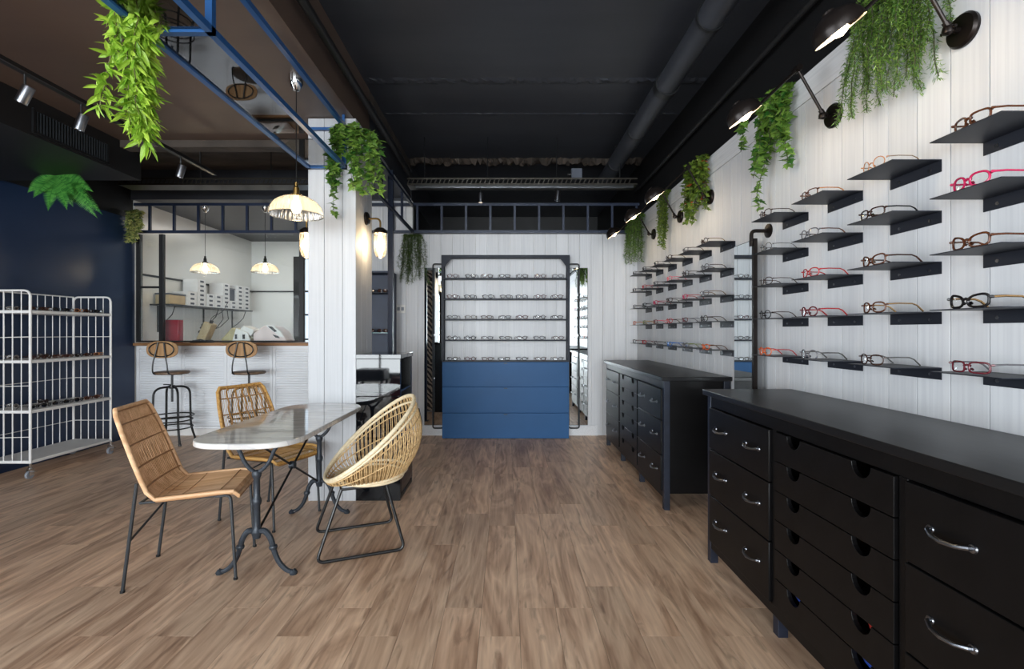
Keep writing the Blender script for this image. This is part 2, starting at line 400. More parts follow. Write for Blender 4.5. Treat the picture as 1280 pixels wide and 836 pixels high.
# right wall: dark core, white boards, top rail board
wr = struct('wall_right', bx(1.712, 1.9, -6.3, 9.3, 0, 3.5), 'matte_black')
bw = .15; bm_full = None
def wall_board(parent, w, h, mname, loc, rz, t=.014, z0=0):
    mb = MB(); g = .0019; c = .0005
    mb.box(g, w-g, 0, t-c, z0, h)
    mb.add([(g,t-c,z0),(w-g,t-c,z0),(w-g,t-c,h),(g,t-c,h),(g+c,t,z0),(w-g-c,t,z0),(w-g-c,t,h),(g+c,t,h)],
           [(0,1,5,4),(1,2,6,5),(2,3,7,6),(3,0,4,7),(4,5,6,7)])
    return mb
rb = wall_board(None, bw, 2.65, None, None, 0).mesh('board', MT['white_board'], False)
y = -6.1; k = 0
while y < 6.25:
    # local +y of the board faces -X : rotate +90deg
    if y > .9: link('board', rb, wr, (1.714, y, 0), (0, 0, PI/2)); k += 1
    y += bw
part('boarding', MB().box(1.700, 1.713, -6.1, .8, 0, 2.65), 'white_board', wr)
y = -6.1; k = 0
for y0, y1 in ((-6.1, -3), (-3, -.2), (-.2, 2.2), (2.2, 4.6), (4.6, 6.27)):
    part('rail_board', bx(1.700, 1.713, y0+.001, y1-.001, 2.655, 2.81), 'white_board_h', wr)
# back partition
wb = struct('wall_back', bx(-2.4, 1.712, 6.284, 6.38, 0, 2.61).box(-2.4, -1.22, 6.284, 6.38, 2.61, 3.05), 'white_wall')
bb1 = wall_board(None, bw, 2.61, None, None, 0).mesh('board', MT['white_board'], False)
bb2 = wall_board(None, bw, 3.05, None, None, 0).mesh('board', MT['white_board'], False)
x = 1.70
while x-bw > -2.42:
    link('board', bb1 if x > -1.19 else bb2, wb, (x, 6.284, 0), (0, 0, PI)); x -= bw
struct('baseboard_back', bx(-1.2, 1.18, 6.254, 6.269, 0, .13), 'white_board_h', .003)
struct('baseboard_right', bx(1.686, 1.699, 0, 6.25, 0, .13), 'white_board_h', .003)
# left wall
struct('wall_left', bx(-4.95, XL, 1.6, 6.24, 0, 2.79).box(-4.95, XL, -6.3, -2.6, 0, 2.79).box(-4.95, XL, -2.6, 1.6, 0, .15).box(-4.95, XL, -2.6, 1.6, 2.55, 2.79), 'navy')
struct('wall_left.001', bx(-4.95, XL, 6.24, 9.3, 0, 3.05), 'white_wall')
struct('wall_left.002', bx(-4.95, XL-.02, -6.3, 6.24, 2.79, 3.5), 'matte_black')
# rear room
struct('wall_rear', bx(-4.9, -3.84, 9.1, 9.25, 0, 3.05).box(-2.6, -1.3, 9.1, 9.25, 0, 3.05).box(-3.84, -2.6, 9.1, 9.25, 0, .7).box(-3.84, -2.6, 9.1, 9.25, 2.75, 3.05), 'white_wall')
struct('wall_rear.001', bx(-1.3, 1.8, 9.1, 9.25, 0, 3.5), 'matte_black')
struct('wall_rear.002', bx(-2.4, -2.3, 6.38, 9.1, 0, 3.05), 'white_wall')
rw = struct('window_4', bx(-3.84, -2.6, 9.11, 9.13, .7, 2.75), 'glass')
fr = MB()
for xx in (-3.93, -3.66, -6.4, -2.97, -2.64): fr.box(xx-(.06 if xx < -3.8 else .012), xx+(.05 if xx < -3.8 else .012), 9.05, 9.12, .7, 2.75)
for zz in (.7, 1.2, 1.66, 2.1, 2.72): fr.box(-3.9, -2.6, 9.06, 9.12, zz-.015, zz+.015)
part('window_frame', fr, 'matte_black', rw)
t1 = struct('trim_1', bx(XL, XL+.02, 6.3, 9.1, 2.085, 2.11).box(XL, -3.99, 9.08, 9.1, 2.085, 2.11), 'matte_black')
# ceilings
cl = struct('ceiling', bx(-1.22, 1.9, -6.4, 9.3, 3.5, 3.62), 'black_ceiling')
struct('ceiling.001', bx(-4.95, -1.22, -6.4, 4.3, 3.05, 3.62), 'taupe_ceiling')
struct('ceiling.002', bx(-4.95, -1.22, 4.3, 6.2, 3.42, 3.62), 'raw_slab')
struct('ceiling.003', bx(-4.95, -1.22, 6.2, 9.3, 3.04, 3.62), 'black_ceiling')
tb = struct('trim_2', bx(-1.58, -1.225, 4.32, 6.2, 3.06, 3.5), 'black_ceiling')
tb = struct('trim_3', bx(-4.9, -1.6, 4.3, 4.42, 2.99, 3.42), 'raw_slab')
# rough joints across the centre slab
def ridge(name, x0, x1, yc, z, wid, hgt, mname):
    mb = MB(); n = 90; vs = []; fs = []
    for i in range(n+1):
        x = x0+(x1-x0)*i/n
        vs += [(x, yc-wid*random.uniform(.6, 1.1), z), (x, yc-wid*.3+random.uniform(-.3, .3)*wid, z-hgt*random.uniform(.1, 1)), (x, yc+wid*.4, z-hgt*random.uniform(0, .8)), (x, yc+wid*random.uniform(.6, 1), z)]
    for i in range(n):
        for k in range(3): a = i*4+k; fs.append((a, a+1, a+5, a+4))
    mb.add(vs, fs); part(name, mb, mname, cl, smooth=False)
ridge('slab_joint', -1.2, 1.7, 4.15, 3.5, .06, .014, 'black_ceiling')
ridge('slab_joint', -1.2, 1.7, 4.78, 3.5, .03, .010, 'black_ceiling')
ridge('slab_joint', -1.2, 1.7, 6.1, 3.5, .12, .07, 'raw_slab')
# bulkhead with grille on the left
bk = struct('trim_4', bx(-4.82, -3.44, -6.3, 4.55, 2.77, 3.05), 'matte_black')
gr = MB().box(-3.45, -3.425, 3.5, 3.52, 2.80, 2.96).box(-3.45, -3.425, 4.16, 4.18, 2.80, 2.96).box(-3.45, -3.425, 3.5, 4.18, 2.79, 2.805).box(-3.45, -3.425, 3.5, 4.18, 2.955, 2.97)
part('grille_frame', gr, 'black_steel', bk)
sl = bx(-.004, .012, -.003, .003, 2.80, 2.96).mesh('grille_slat', MT['chair_steel'], False)
for i in range(26): link('grille_slat', sl, bk, (-3.438, 3.535+i*.0245, 0))
# shopfront behind the camera
wf = struct('wall_front', bx(-4.95, 1.9, -6.4, -6.15, 2.8, 3.5).box(-4.95, -4.72, -6.4, -6.15, 0, 2.8).box(1.65, 1.9, -6.4, -6.15, 0, 2.8).box(-4.72, 1.65, -6.4, -6.15, 0, .12), 'matte_black')
for i, (x0, x1) in enumerate(((-4.72, -2.56), (-2.5, -.34), (-.28, 1.65))):
    o = struct('window_%d' % (i+1), bx(x0, x1, -6.22, -6.21, .12, 2.8), 'glass')
    f = MB().box(x0-.03, x0+.03, -6.26, -6.16, .12, 2.8).box(x1-.03, x1+.03, -6.26, -6.16, .12, 2.8)
    f.box((x0+x1)/2-.02, (x0+x1)/2+.02, -6.25, -6.17, .12, 2.8).box(x0, x1, -6.25, -6.17, 2.1, 2.14)
    part('window_frame', f, 'matte_black', o)
struct('wall_left.003', bx(-4.95, XL, -6.3, 6.0, -.1, .001), 'navy')
o = struct('window_5', bx(-4.95, -4.94, -2.6, 1.6, .15, 2.55), 'glass')  # unseen side window, added to let light onto the right wall
f = MB()
for yy in (-2.6, -1.2, .2, 1.6): f.box(-4.97, -4.85, yy-.025, yy+.025, .15, 2.55)
for zz in (.15, 2.1, 2.55): f.box(-4.965, -4.86, -2.6, 1.6, zz-.02, zz+.02)
part('window_frame', f, 'matte_black', o)
# column
col = struct('trim_5', bx(-1.567, -1.213, 3.863, 4.297, 0, 3.045), 'white_board')
cw = (.106, .146, .128)
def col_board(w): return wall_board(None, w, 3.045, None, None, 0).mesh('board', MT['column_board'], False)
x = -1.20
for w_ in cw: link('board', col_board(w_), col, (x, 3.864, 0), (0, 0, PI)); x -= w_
y = 3.85
for w_ in (.154,)*3:                                      # right face looks to +X, left face to -X
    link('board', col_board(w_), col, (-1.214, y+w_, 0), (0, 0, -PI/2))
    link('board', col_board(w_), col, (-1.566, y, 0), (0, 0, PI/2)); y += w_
# light switch on back wall
sw = thing('light_switch', 'white double light switch on the white boarded back wall below the feathery plant', 'switch', (-1.372, 6.269, 1.64))
part('plate', bx(-.062, .062, -.009, 0, -.055, .055), 'plastic_white', sw, bevel=.003)
for s_ in (-.027, .027): part('rocker', bx(s_-.018, s_+.018, -.013, -.008, -.022, .022), 'card_grey', sw, bevel=.002)

# ============================================================ TRUSSES AND CANOPY
def bar(mb, a, b, w=.03):
    """square bar between two points that differ along one axis"""
    lo = [min(p, q)-w/2 for p, q in zip(a, b)]; hi = [max(p, q)+w/2 for p, q in zip(a, b)]
    return mb.box(lo[0], hi[0], lo[1], hi[1], lo[2], hi[2])
ft = thing('ladder_truss', 'navy steel ladder truss spanning the whole shop above the back wall', 'truss', (-1.5, 6.22, 2.63))
for z, nm in ((0, 'chord'), (.35, 'chord')): part(nm, bar(MB(), (-3.27, 0, z), (3.19, 0, z), .035), 'dark_blue_steel', ft)
um = bar(MB(), (0, 0, .02), (0, 0, .335), .028).mesh('upright', MT['dark_blue_steel'], False)
for i in range(-15, 7):
    xx = -.206+.313*i+1.5
    if xx > -3.2: link('upright', um, ft, (xx, 0, 0))
# glazed screen on the counter
gs = thing('glazed_screen', 'black steel framed glass screen standing on the wooden counter below the truss', 'screen', (-3.7, 6.24, 1.21))
for xx, nm in ((-1.04, .05), (-.745, .05), (1.06, .055)): part('post', bx(xx-nm/2, xx+nm/2, -.025, .025, 0, 1.39), 'matte_black', gs)
part('rail', bx(-1.02, -.75, -.015, .015, .695, .722), 'matte_black', gs)
part('rail', bx(-1.02, 1.05, -.015, .015, 0, .02), 'matte_black', gs)
part('pane', bx(-1.01, -.77, -.004, .004, .02, 1.39), 'glass', gs)
part('pane', bx(-.72, 1.03, -.004, .004, .02, 1.39), 'glass', gs)
sd = thing('screen_post', 'dark steel post rising to the ceiling just right of the white column', 'post', (-1.225, 5.12, 0))
part('shaft', bx(-.026, .026, -.026, .026, 0, 3.05), 'dark_blue_steel', sd)
part('foot_plate', bx(-.05, .05, -.05, .05, 0, .008), 'dark_blue_steel', sd)
# canopy frame
cp = thing('canopy_frame', 'blue steel frame with glass panes hung in front of the white column', 'canopy', (-1.42, 3.0, 2.65))
part('lower_rail', bar(MB(), (-.14, -1.9, 0), (-.14, .82, 0)), 'blue_steel', cp)
part('lower_rail', bar(MB(), (.14, -1.9, 0), (.14, .82, 0)), 'blue_steel', cp)
part('upper_rail', bar(MB(), (.14, -1.9, .32), (.14, .82, .32)), 'blue_steel', cp)
for yy in (-1.2, -.93+.02, .82):
    part('cross_bar', bar(MB(), (-.14, yy, 0), (.14, yy, 0)), 'blue_steel', cp)
part('cross_bar', bar(MB(), (-.14, .82, .30), (.14, .82, .30), .02), 'blue_steel', cp)
for yy in (-.93+.02, .82):
    part('upright', bar(MB(), (.14, yy, 0), (.14, yy, .32)), 'blue_steel', cp)
for yy in (-.91, .80): part('hanger', bar(MB(), (.14, yy, .32), (.14, yy, .40), .02), 'blue_steel', cp)
part('glass_pane', bx(-.125, .125, -.88, .17, -.003, .003), 'canopy_glass', cp)
part('glass_pane', bx(-.125, .125, .27, .8, -.003, .003), 'canopy_glass', cp)
part('glass_pane', bx(-.125, .125, -1.85, -.93, -.003, .003), 'canopy_glass', cp)
# side truss from the column to the back
st = thing('side_truss', 'dark steel ladder truss running from the white column back to the wall', 'truss', (-1.2, 5.25, 2.63))
part('chord', bar(MB(), (0, -.9, 0), (0, .94, 0), .03), 'dark_blue_steel', st)
part('chord', bar(MB(), (0, -.9, .33), (0, .94, .33), .03), 'dark_blue_steel', st)
for yy in (-.6, .3): part('upright', bar(MB(), (0, yy, 0), (0, yy, .33), .025), 'dark_blue_steel', st)

# ============================================================ CEILING SERVICES
pipe = thing('ventilation_duct', 'large black round duct running along the ceiling on the right', 'duct', (1.27, 3, 3.3))
part('pipe', MB().tube([(0, -5, 0), (0, .84, 0)], .085, 24), 'black_ceiling', pipe)
part('pipe', MB().tube([(0, .84, 0), (0, 3.2, 0)], .09, 24), 'black_ceiling', pipe)
part('coupling', MB().tube([(0, .80, 0), (0, .88, 0)], .096, 24), 'black_steel', pipe)
for yy in (-.9, 0, 1.7, 2.6): part('strap', MB().box(-.01, .01, yy-.012, yy+.012, .08, .2).tube([(0, yy-.012, 0), (0, yy+.012, 0)], .094, 24), 'black_steel', pipe)
tag(part('conduit_pipe', MB().tube([(-1.14, 1, 3.2), (-1.14, 6.2, 3.2)], .03, 12), 'matte_black'), 'black conduit pipe along the left edge of the dark centre ceiling', 'pipe')
tag(part('conduit_pipe', MB().tube([(1.66, -.5, 3.14), (1.66, 6.2, 3.14)], .022, 12), 'matte_black'), 'black conduit pipe in the dark strip above the right wall', 'pipe')
def cable_tray(x0, x1, y, z, label):
    t = thing('cable_tray', label, 'cable tray', ((x0+x1)/2, y, z), 0)
    L = (x1-x0)/2
    mb = MB().box(-L, L, 0, .2, 0, .004)
    for z0, z1 in ((0, .018), (.062, .08)): mb.box(-L, L, 0, .003, z0, z1)
    n = int(2*L/.05)
    for i in range(n): mb.prism([(-L+i*.05, .018), (-L+i*.05+.012, .018), (-L+i*.05+.03, .062), (-L+i*.05+.018, .062)], 0, .003, 'y')
    part('tray', mb, 'pewter' if 0 else 'tray_metal', t, smooth=False)
    for xx in (-L*.85, -L*.3, L*.3, L*.85): part('hanger_rod', MB().tube([(xx, .01, .0), (xx, .01, (3.42 if x0 < -2 else 3.5)-z)], .005, 6), 'black_steel', t)
MT['tray_metal'] = mat('tray_metal', srgb(54, 50, 44), .35, metal=.6)
cable_tray(-4.3, -1.7, 5.35, 2.97, 'perforated metal cable tray crossing above the counter on the left')
cable_tray(-1.1, 1.45, 5.35, 2.97, 'perforated metal cable tray crossing under the dark centre ceiling')
def spot(parent_loc, drop, label, tilt=0, tx=0, lit=False):
    t = thing('track_spot', label, 'spotlight', parent_loc)
    part('stem', MB().tube([(0, 0, 0), (0, 0, -drop)], .006, 8), 'black_steel', t)
    M = Matrix.Translation((0, 0, -drop-.02)) @ Euler((tilt, tx, 0)).to_matrix().to_4x4()
    part('lamp_head', MB().lathe([(.0, .055), (.028, .055), (.03, .05), (.03, -.05), (.026, -.052), (.024, -.03), (0, -.03)], 20, M), 'pewter', t)
    part('lamp_lens', MB().lathe([(0, -.031), (.023, -.031), (.023, -.036), (0, -.036)], 16, M), 'bulb_soft' if lit else 'plastic_grey', t)
    if lit:
        l = D.lights.new('spot_light', 'SPOT'); l.energy = 12; l.color = (1, .85, .65); l.spot_size = 1.2; l.shadow_soft_size = .02
        o = D.objects.new('spot_light', l); COL.objects.link(o); o.parent = t; o.location = (0, 0, -drop-.1)
    return t
tr = thing('light_track', 'long thin black lighting track hung over the left of the shop', 'light track', (-2.79, 3.0, 2.85))
part('rail', bx(-.017, .017, -2.2, 1.62, -.01, .02), 'black_steel', tr)
part('rail_edge', bx(.0171, .019, -2.2, 1.62, -.01, -.004), 'pewter', tr)
for yy in (-1.0, -.45, .4, 1.4): part('hanger_rod', MB().tube([(0, yy, .02), (0, yy, .2)], .004, 6), 'black_steel', tr)
spot((-2.79, 2.80, 2.84), .1, 'silver track spotlight at the far left, nearest to the camera', .0, .5)
spot((-2.79, 3.17, 2.84), .1, 'silver track spotlight second from the left edge of the picture', .0, .35)
spot((-2.79, 4.14, 2.84), .1, 'silver track spotlight at the far end of the left track', .0, .3)
tc_ = thing('light_track', 'short lighting track under the cable tray beneath the dark centre ceiling', 'light track', (.3, 5.33, 2.93))
part('rail', bx(-1.3, 1.1, -.017, .017, 0, .03), 'black_steel', tc_)
part('rail_edge', bx(-1.3, 1.1, -.019, -.0171, 0, .006), 'steel', tc_)
spot((-.285, 5.33, 2.93), .09, 'lit track spotlight hanging in the middle of the centre ceiling', 0, 0, True)
spot((.565, 5.33, 2.93), .07, 'unlit track spotlight on the centre track, right of the lit one', 0, .12)
jb = thing('junction_box', 'small grey junction box above the cable tray under the centre ceiling', 'box', (.79, 5.42, 3.06))
part('case', bx(-.06, .06, 0, .06, 0, .12), 'label_dark', jb, bevel=.004)
part('cable_gland', MB().tube([(-.06, .03, .06), (-.10, .03, .06)], .012, 8), 'plastic_black', jb)

# ============================================================ LAMPS
def pendant(x, y, zt, zb, dia, label):
    t = thing('pendant_lamp', label, 'pendant lamp', (x, y, zb), 0, 'ribbed glass pendant lamps')
    R = dia/2; H = R*.72
    prof = []
    for i in range(13):
        a = i/12*PI/2; prof.append((R*math.cos(a)*1.0 if i < 12 else .03, H*math.sin(a)))
    prof = [(R*1.01, -.012), (R*1.01, 0)]+prof[1:]
    part('glass_shade', MB().lathe(prof, 144, None, 36, .012, caps=False), 'shade_glass', t)
    part('shade_rim', MB().tube([(R*1.015*math.cos(a*PI/24), R*1.015*math.sin(a*PI/24), -.012) for a in range(48)], .0035, 6, True), 'glass', t)
    part('lamp_holder', MB().lathe([(.034, H-.008), (.034, H+.008), (.02, H+.012), (.02, H+.05), (.012, H+.06), (.012, H+.085), (.0, H+.09)], 20), 'brass' if zt > 3.04 else 'bronze', t)
    part('cord', MB().tube([(0, 0, H+.08), (0, 0, zt-zb-.06)], .003, 6), 'plastic_black', t)
    part('ceiling_rose', MB().lathe([(.0, zt-zb-.1), (.02, zt-zb-.095), (.042, zt-zb-.06), (.05, zt-zb-.02), (.05, zt-zb)], 24), 'chrome', t)
    part('bulb', MB().lathe([(0, .0), (.02, .006), (.032, .03), (.03, .055), (.016, .085), (.014, H-.005)], 16), 'bulb', t)
    l = D.lights.new('pendant_glow', 'POINT'); l.energy = 2.2; l.color = (1, .80, .55); l.shadow_soft_size = .04
    o = D.objects.new('pendant_glow', l); COL.objects.link(o); o.parent = t; o.location = (0, 0, -.04)
pendant(-1.40, 3.22, 3.05, 2.135, .335, 'large ribbed glass pendant lamp hanging over the marble table')
pendant(-4.04, 6.48, 3.04, 2.15, .335, 'ribbed glass pendant lamp over the counter, the left one above the red box')
pendant(-3.235, 6.48, 3.04, 2.15, .335, 'ribbed glass pendant lamp over the counter, the right one above the white machines')

def jar_lamp(xw, y, z, side, label):
    t = thing('wall_lantern', label, 'wall lamp', (xw, y, z), 0, 'glass jar wall lanterns on the column')
    s = side
    part('mount_disc', MB().lathe([(.0, 0), (.055, 0), (.055, .018), (.045, .026), (0, .028)], 24, Matrix.Rotation(s*PI/2, 4, 'Y')), 'bronze', t)
    part('arm', MB().tube(bend([(s*.02, 0, 0), (s*.125, 0, .0), (s*.125, 0, -.08)], .07, 7), .008, 8), 'brass', t)
    part('cap', MB().lathe([(.0, -.075), (.03, -.08), (.055, -.1), (.06, -.125), (.055, -.128), (0, -.128)], 24, Matrix.Translation((s*.125, 0, 0))), 'bronze', t)
    part('glass_jar', MB().lathe([(.052, -.128), (.055, -.14), (.055, -.25), (.05, -.29), (.035, -.325), (.0, -.34)], 28, Matrix.Translation((s*.125, 0, 0)), caps=False), 'jar_glass', t)
    part('bulb', MB().lathe([(.014, -.128), (.016, -.17), (.03, -.21), (.033, -.24), (.02, -.27), (0, -.278)], 16, Matrix.Translation((s*.125, 0, 0))), 'bulb', t)
    l = D.lights.new('lantern_glow', 'POINT'); l.energy = 2.6; l.color = (1, .74, .42); l.shadow_soft_size = .035
    o = D.objects.new('lantern_glow', l); COL.objects.link(o); o.parent = t; o.location = (s*.125, -.045, -.24)
jar_lamp(-1.20, 4.12, 2.31, 1, 'lit glass jar wall lantern on the right side of the white column')
jar_lamp(-1.58, 4.12, 2.31, -1, 'lit glass jar wall lantern on the left side of the white column')

def swing_lamp(y, label, flip=0):
    t = thing('swing_arm_lamp', label, 'wall lamp', (1.70, y, 2.465), 0, 'bronze swing arm lamps on the right wall')
    part('mount_disc', MB().lathe([(0, 0), (.06, 0), (.062, .012), (.055, .022), (0, .026)], 28, Matrix.Rotation(-PI/2, 4, 'Y')), 'bronze', t)
    part('joint', MB().tube([(-.02, 0, 0), (-.05, 0, 0)], .011, 10).lathe([(0, -.02), (.018, -.012), (.021, 0), (.018, .012), (0, .02)], 14, Matrix.Translation((-.062, 0, 0)))
         .tube([(-.062, 0, .01), (-.075, 0, .03)], .012, 10).tube([(-.062, -.03, 0), (-.062, .03, 0)], .006, 8), 'bronze', t)
    e = (-.194, 0, .242); h = (-.415, 0, .035)
    part('lower_arm', MB().tube([(-.068, 0, .02), e], .0075, 10), 'bronze', t)
    part('elbow', MB().tube([(e[0], -.022, e[2]), (e[0], .022, e[2])], .017, 14).tube([(e[0], .02, e[2]), (e[0], .036, e[2])], .007, 8).box(e[0]-.003, e[0]+.003, .036, .044, e[2]-.016, e[2]+.016), 'bronze', t)
    part('upper_arm', MB().tube([e, h], .0075, 10), 'bronze', t)
    # axis from crown to mouth points down and towards the wall
    ax = Vector((.55, 0, -.83)).normalized(); M = Matrix.Translation((-.47, 0, .005)) @ (Vector((0, 0, -1)).rotation_difference(ax)).to_matrix().to_4x4()
    part('shade_neck', MB().tube([h, (-.44, 0, .045), (-.462, 0, .04)], [.013, .016, .02], 12).tube([(h[0]+.01, -.03, h[2]+.01), (h[0]+.01, .03, h[2]+.01)], .006, 8), 'bronze', t)
    R = .088; pr = [(.02, .075), (.022, .068)]+[(R*math.sin(a*PI/18), .068*math.cos(a*PI/18)) for a in range(3, 10)]+[(R+.002, -.014)]
    part('shade', MB().lathe(pr, 32, M, caps=False), 'bronze_shade', t)
    inn = [(0, .064)]+[((R-.003)*math.sin(a*PI/18), .064*math.cos(a*PI/18)) for a in range(1, 10)]+[(R, -.013)]
    part('shade_lining', MB().lathe(inn, 32, M, caps=False), 'shade_inner', t)
    part('bulb', MB().lathe([(0, -.03), (.022, -.022), (.03, 0), (.022, .022), (.014, .05)], 16, M), 'bulb', t)
    l = D.lights.new('lamp_glow', 'SPOT'); l.energy = 2.2; l.color = (1, .83, .6); l.spot_size = 2.7; l.spot_blend = .8; l.shadow_soft_size = .03
    o = D.objects.new('lamp_glow', l); COL.objects.link(o); o.parent = t
    o.location = Vector((-.47, 0, .005))+ax*.045; o.rotation_euler = Vector((0, 0, -1)).rotation_difference(ax).to_euler()
MT['bronze_shade'] = mat('bronze_shade', srgb(44, 38, 36), .3, metal=.6)
for y_, lb in ((1.79, 'bronze swing arm lamp nearest to the camera, high on the right wall'), (2.50, 'bronze swing arm lamp second from the camera, its shade before the long ivy'),
               (4.01, 'bronze swing arm lamp in the middle of the right wall, mounted beside the reddish ivy'), (4.70, 'bronze swing arm lamp second from the far corner of the right wall'),
               (5.55, 'bronze swing arm lamp nearest the far corner, over the back display unit side')):
    swing_lamp(y_, lb)

# ============================================================ SPECTACLES
def rim_pts(style, c, w=.048, h=.036):
    pts = []
    for i in range(20):
        a = 2*PI*i/20; ca, sa = math.cos(a), math.sin(a)
        if style == 'round': u, v = .044/2*ca, .042/2*sa
        elif style == 'rect': p = .55; u, v = .052/2*math.copysign(abs(ca)**p, ca), .032/2*math.copysign(abs(sa)**p, sa)
        elif style == 'cat': p = .75; u, v = .052/2*math.copysign(abs(ca)**p, ca), .037/2*math.copysign(abs(sa)**p, sa); v += .005*(u*c[2]/.026) if sa > 0 else 0
        else: p = .8; u, v = .050/2*math.copysign(abs(ca)**p, ca), .038/2*math.copysign(abs(sa)**p, sa)
        pts.append((0.0 + .006*((c[0]+u)/.07)**2*3, c[0]+u, c[1]+v))
    return pts
SPEC = {}
def frame_mat(name):
    cols = {'brown': (56, 34, 26), 'tortoise': (84, 46, 26), 'black': (24, 22, 24), 'gold': (178, 140, 92), 'silver': (120, 118, 116), 'magenta': (190, 36, 84), 'red': (170, 40, 44),
            'burgundy': (96, 34, 44), 'orange': (206, 96, 44), 'grey': (96, 94, 98), 'blue': (50, 100, 170), 'amber': (184, 122, 72), 'clear': (140, 132, 126), 'pink': (226, 120, 130), 'green': (110, 120, 60), 'white': (220, 218, 214)}
    k = 'frame_'+name
    if k not in MT:
        c = cols[name]
        MT[k] = mat(k, srgb(*c), .25, metal=.8 if name in ('gold', 'silver') else 0, var=.45 if name in ('tortoise', 'brown', 'amber') else .1, scale=(90, 90, 90))
    return MT[k]
def spec_meshes(style, colr, tcol, lens, thick, low):
    key = (style, colr, tcol, lens, thick, low)
    if key in SPEC: return SPEC[key]
    n = 4 if low else 6
    hz = .021; cy = .0335
    f = MB(); L = []
    for s in (-1, 1):
        rp = rim_pts(style, (s*cy, hz, s)); f.tube(rp, thick, n, True)
        c = Vector((sum(p[0] for p in rp)/20, s*cy, hz)); vs = [c]+[Vector(p) for p in rp]
        L.append(MB().add(vs, [(0, i+1, (i+1) % 20+1) for i in range(20)]))
        f.tube([(.004+.006*2, s*.060, hz+.009), (.010, s*.068, hz+.010), (.016, s*.069, hz+.010)], thick*1.2, n)      # end piece
        f.tube([(.004, s*.0115, hz-.004), (.010, s*.010, hz-.008)], thick*1.2, n)                                      # nose pad
    f.tube([(.002, -.011, hz+.004), (.0, 0, hz+.0075), (.002, .011, hz+.004)], thick*1.2, n)
    tm = []
    for s in (-1, 1):
        t = MB(); t.tube([(.014, s*.069, hz+.010), (.05, s*.0705, hz+.012), (.10, s*.070, hz+.011), (.118, s*.0685, hz+.004), (.142, s*.066, .003)], [thick, thick*.9, thick*.9, thick, thick*1.1], n)
        tm.append(t)
    fm = frame_mat(colr); tmt = frame_mat(tcol)
    lm = MT[lens]
    if low:
        f2 = MB(); f2.v = list(f.v); f2.f = list(f.f); [f2.add(t.v, t.f) for t in tm]
        SPEC[key] = (f2.mesh('frame', fm), [l.mesh('lens', lm, False) for l in L], None)
    else: SPEC[key] = (f.mesh('frame_front', fm), [l.mesh('lens', lm, False) for l in L], [t.mesh('temple', tmt) for t in tm])
    return SPEC[key]
def spectacles(loc, rz, style, colr, tcol, label, group, lens='lens', thick=.0019, low=False, name='spectacles', sc=1.0):
    fm, lm, tm = spec_meshes(style, colr, tcol, lens, thick, low)
    t = thing(name, label, 'sunglasses' if name == 'sunglasses' else 'glasses', loc, rz, group); t.scale = (sc,)*3
    link('frame_front', fm, t); link('lens', lm[0], t); link('lens', lm[1], t)
    if tm: link('temple', tm[0], t); link('temple', tm[1], t)
    return t
# ------------------------------------------------------------ wall shelves
ROWZ = (2.018, 1.818, 1.619, 1.423, 1.205)
sm = MB().box(-.194, 0, -.25, 0, 0, .003).box(-.003, 0, -.25, 0, -.045, 0).mesh('plate', MT['shelf_steel'], False)
scm = MB().tube([(-.003, 0, 0), (-.0055, 0, 0)], .006, 10).mesh('screw', MT['pewter'])
ORD = ('top', 'second', 'third', 'fourth', 'bottom')
ORDC = ('first', 'second', 'third', 'fourth', 'fifth', 'sixth')
def wshelf(yfar, row, label, group):
    t = thing('wall_shelf', label, 'shelf', (1.699, yfar, ROWZ[row]), 0, group)
    link('plate', sm, t)
    for yy in (-.05, -.2): link('screw', scm, t, (0, yy, -.026))
near = [  # rows top to bottom, columns from the mirror towards the camera: style, frame, temple, thickness
 [('oval', 'brown', 'brown', .0018), ('rect', 'tortoise', 'amber', .002), ('round', 'amber', 'gold', .0013), ('rect', 'tortoise', 'tortoise', .0026)],
 [('round', 'silver', 'silver', .0014), ('oval', 'grey', 'tortoise', .002), ('rect', 'brown', 'black', .0022), ('oval', 'magenta', 'magenta', .0026)],
 [('oval', 'brown', 'brown', .0016), ('oval', 'red', 'red', .002), ('cat', 'tortoise', 'brown', .0024), ('cat', 'tortoise', 'tortoise', .0026)],
 [('round', 'black', 'brown', .0018), ('round', 'burgundy', 'red', .0024), ('oval', 'tortoise', 'gold', .0022), ('cat', 'black', 'gold', .003)],
 [('round', 'orange', 'red', .002), ('round', 'grey', 'silver', .0024), ('oval', 'brown', 'silver', .002), ('rect', 'burgundy', 'grey', .0022)]]
far = [
 [('oval', 'brown', 'brown'), ('oval', 'black', 'brown'), ('rect', 'black', 'silver'), ('oval', 'brown', 'gold'), ('rect', 'grey', 'brown'), ('round', 'brown', 'gold')],
 [('oval', 'brown', 'black'), ('oval', 'red', 'red'), ('rect', 'grey', 'grey'), ('oval', 'pink', 'pink'), ('round', 'brown', 'silver'), ('round', 'grey', 'brown')],
 [('oval', 'grey', 'grey'), ('rect', 'black', 'black'), ('oval', 'magenta', 'red'), ('rect', 'brown', 'silver'), ('oval', 'magenta', 'red'), ('rect', 'grey', 'gold')],
 [('oval', 'orange', 'amber'), ('oval', 'green', 'gold'), ('oval', 'burgundy', 'pink'), ('oval', 'red', 'brown'), ('rect', 'burgundy', 'grey'), ('round', 'black', 'brown')],
 [('oval', 'grey', 'burgundy'), ('oval', 'red', 'burgundy'), ('oval', 'grey', 'silver'), ('oval', 'blue', 'blue'), ('oval', 'grey', 'green'), ('oval', 'orange', 'tortoise')]]
STN = {'oval': 'oval', 'rect': 'rectangular', 'round': 'round', 'cat': 'cat-eye'}
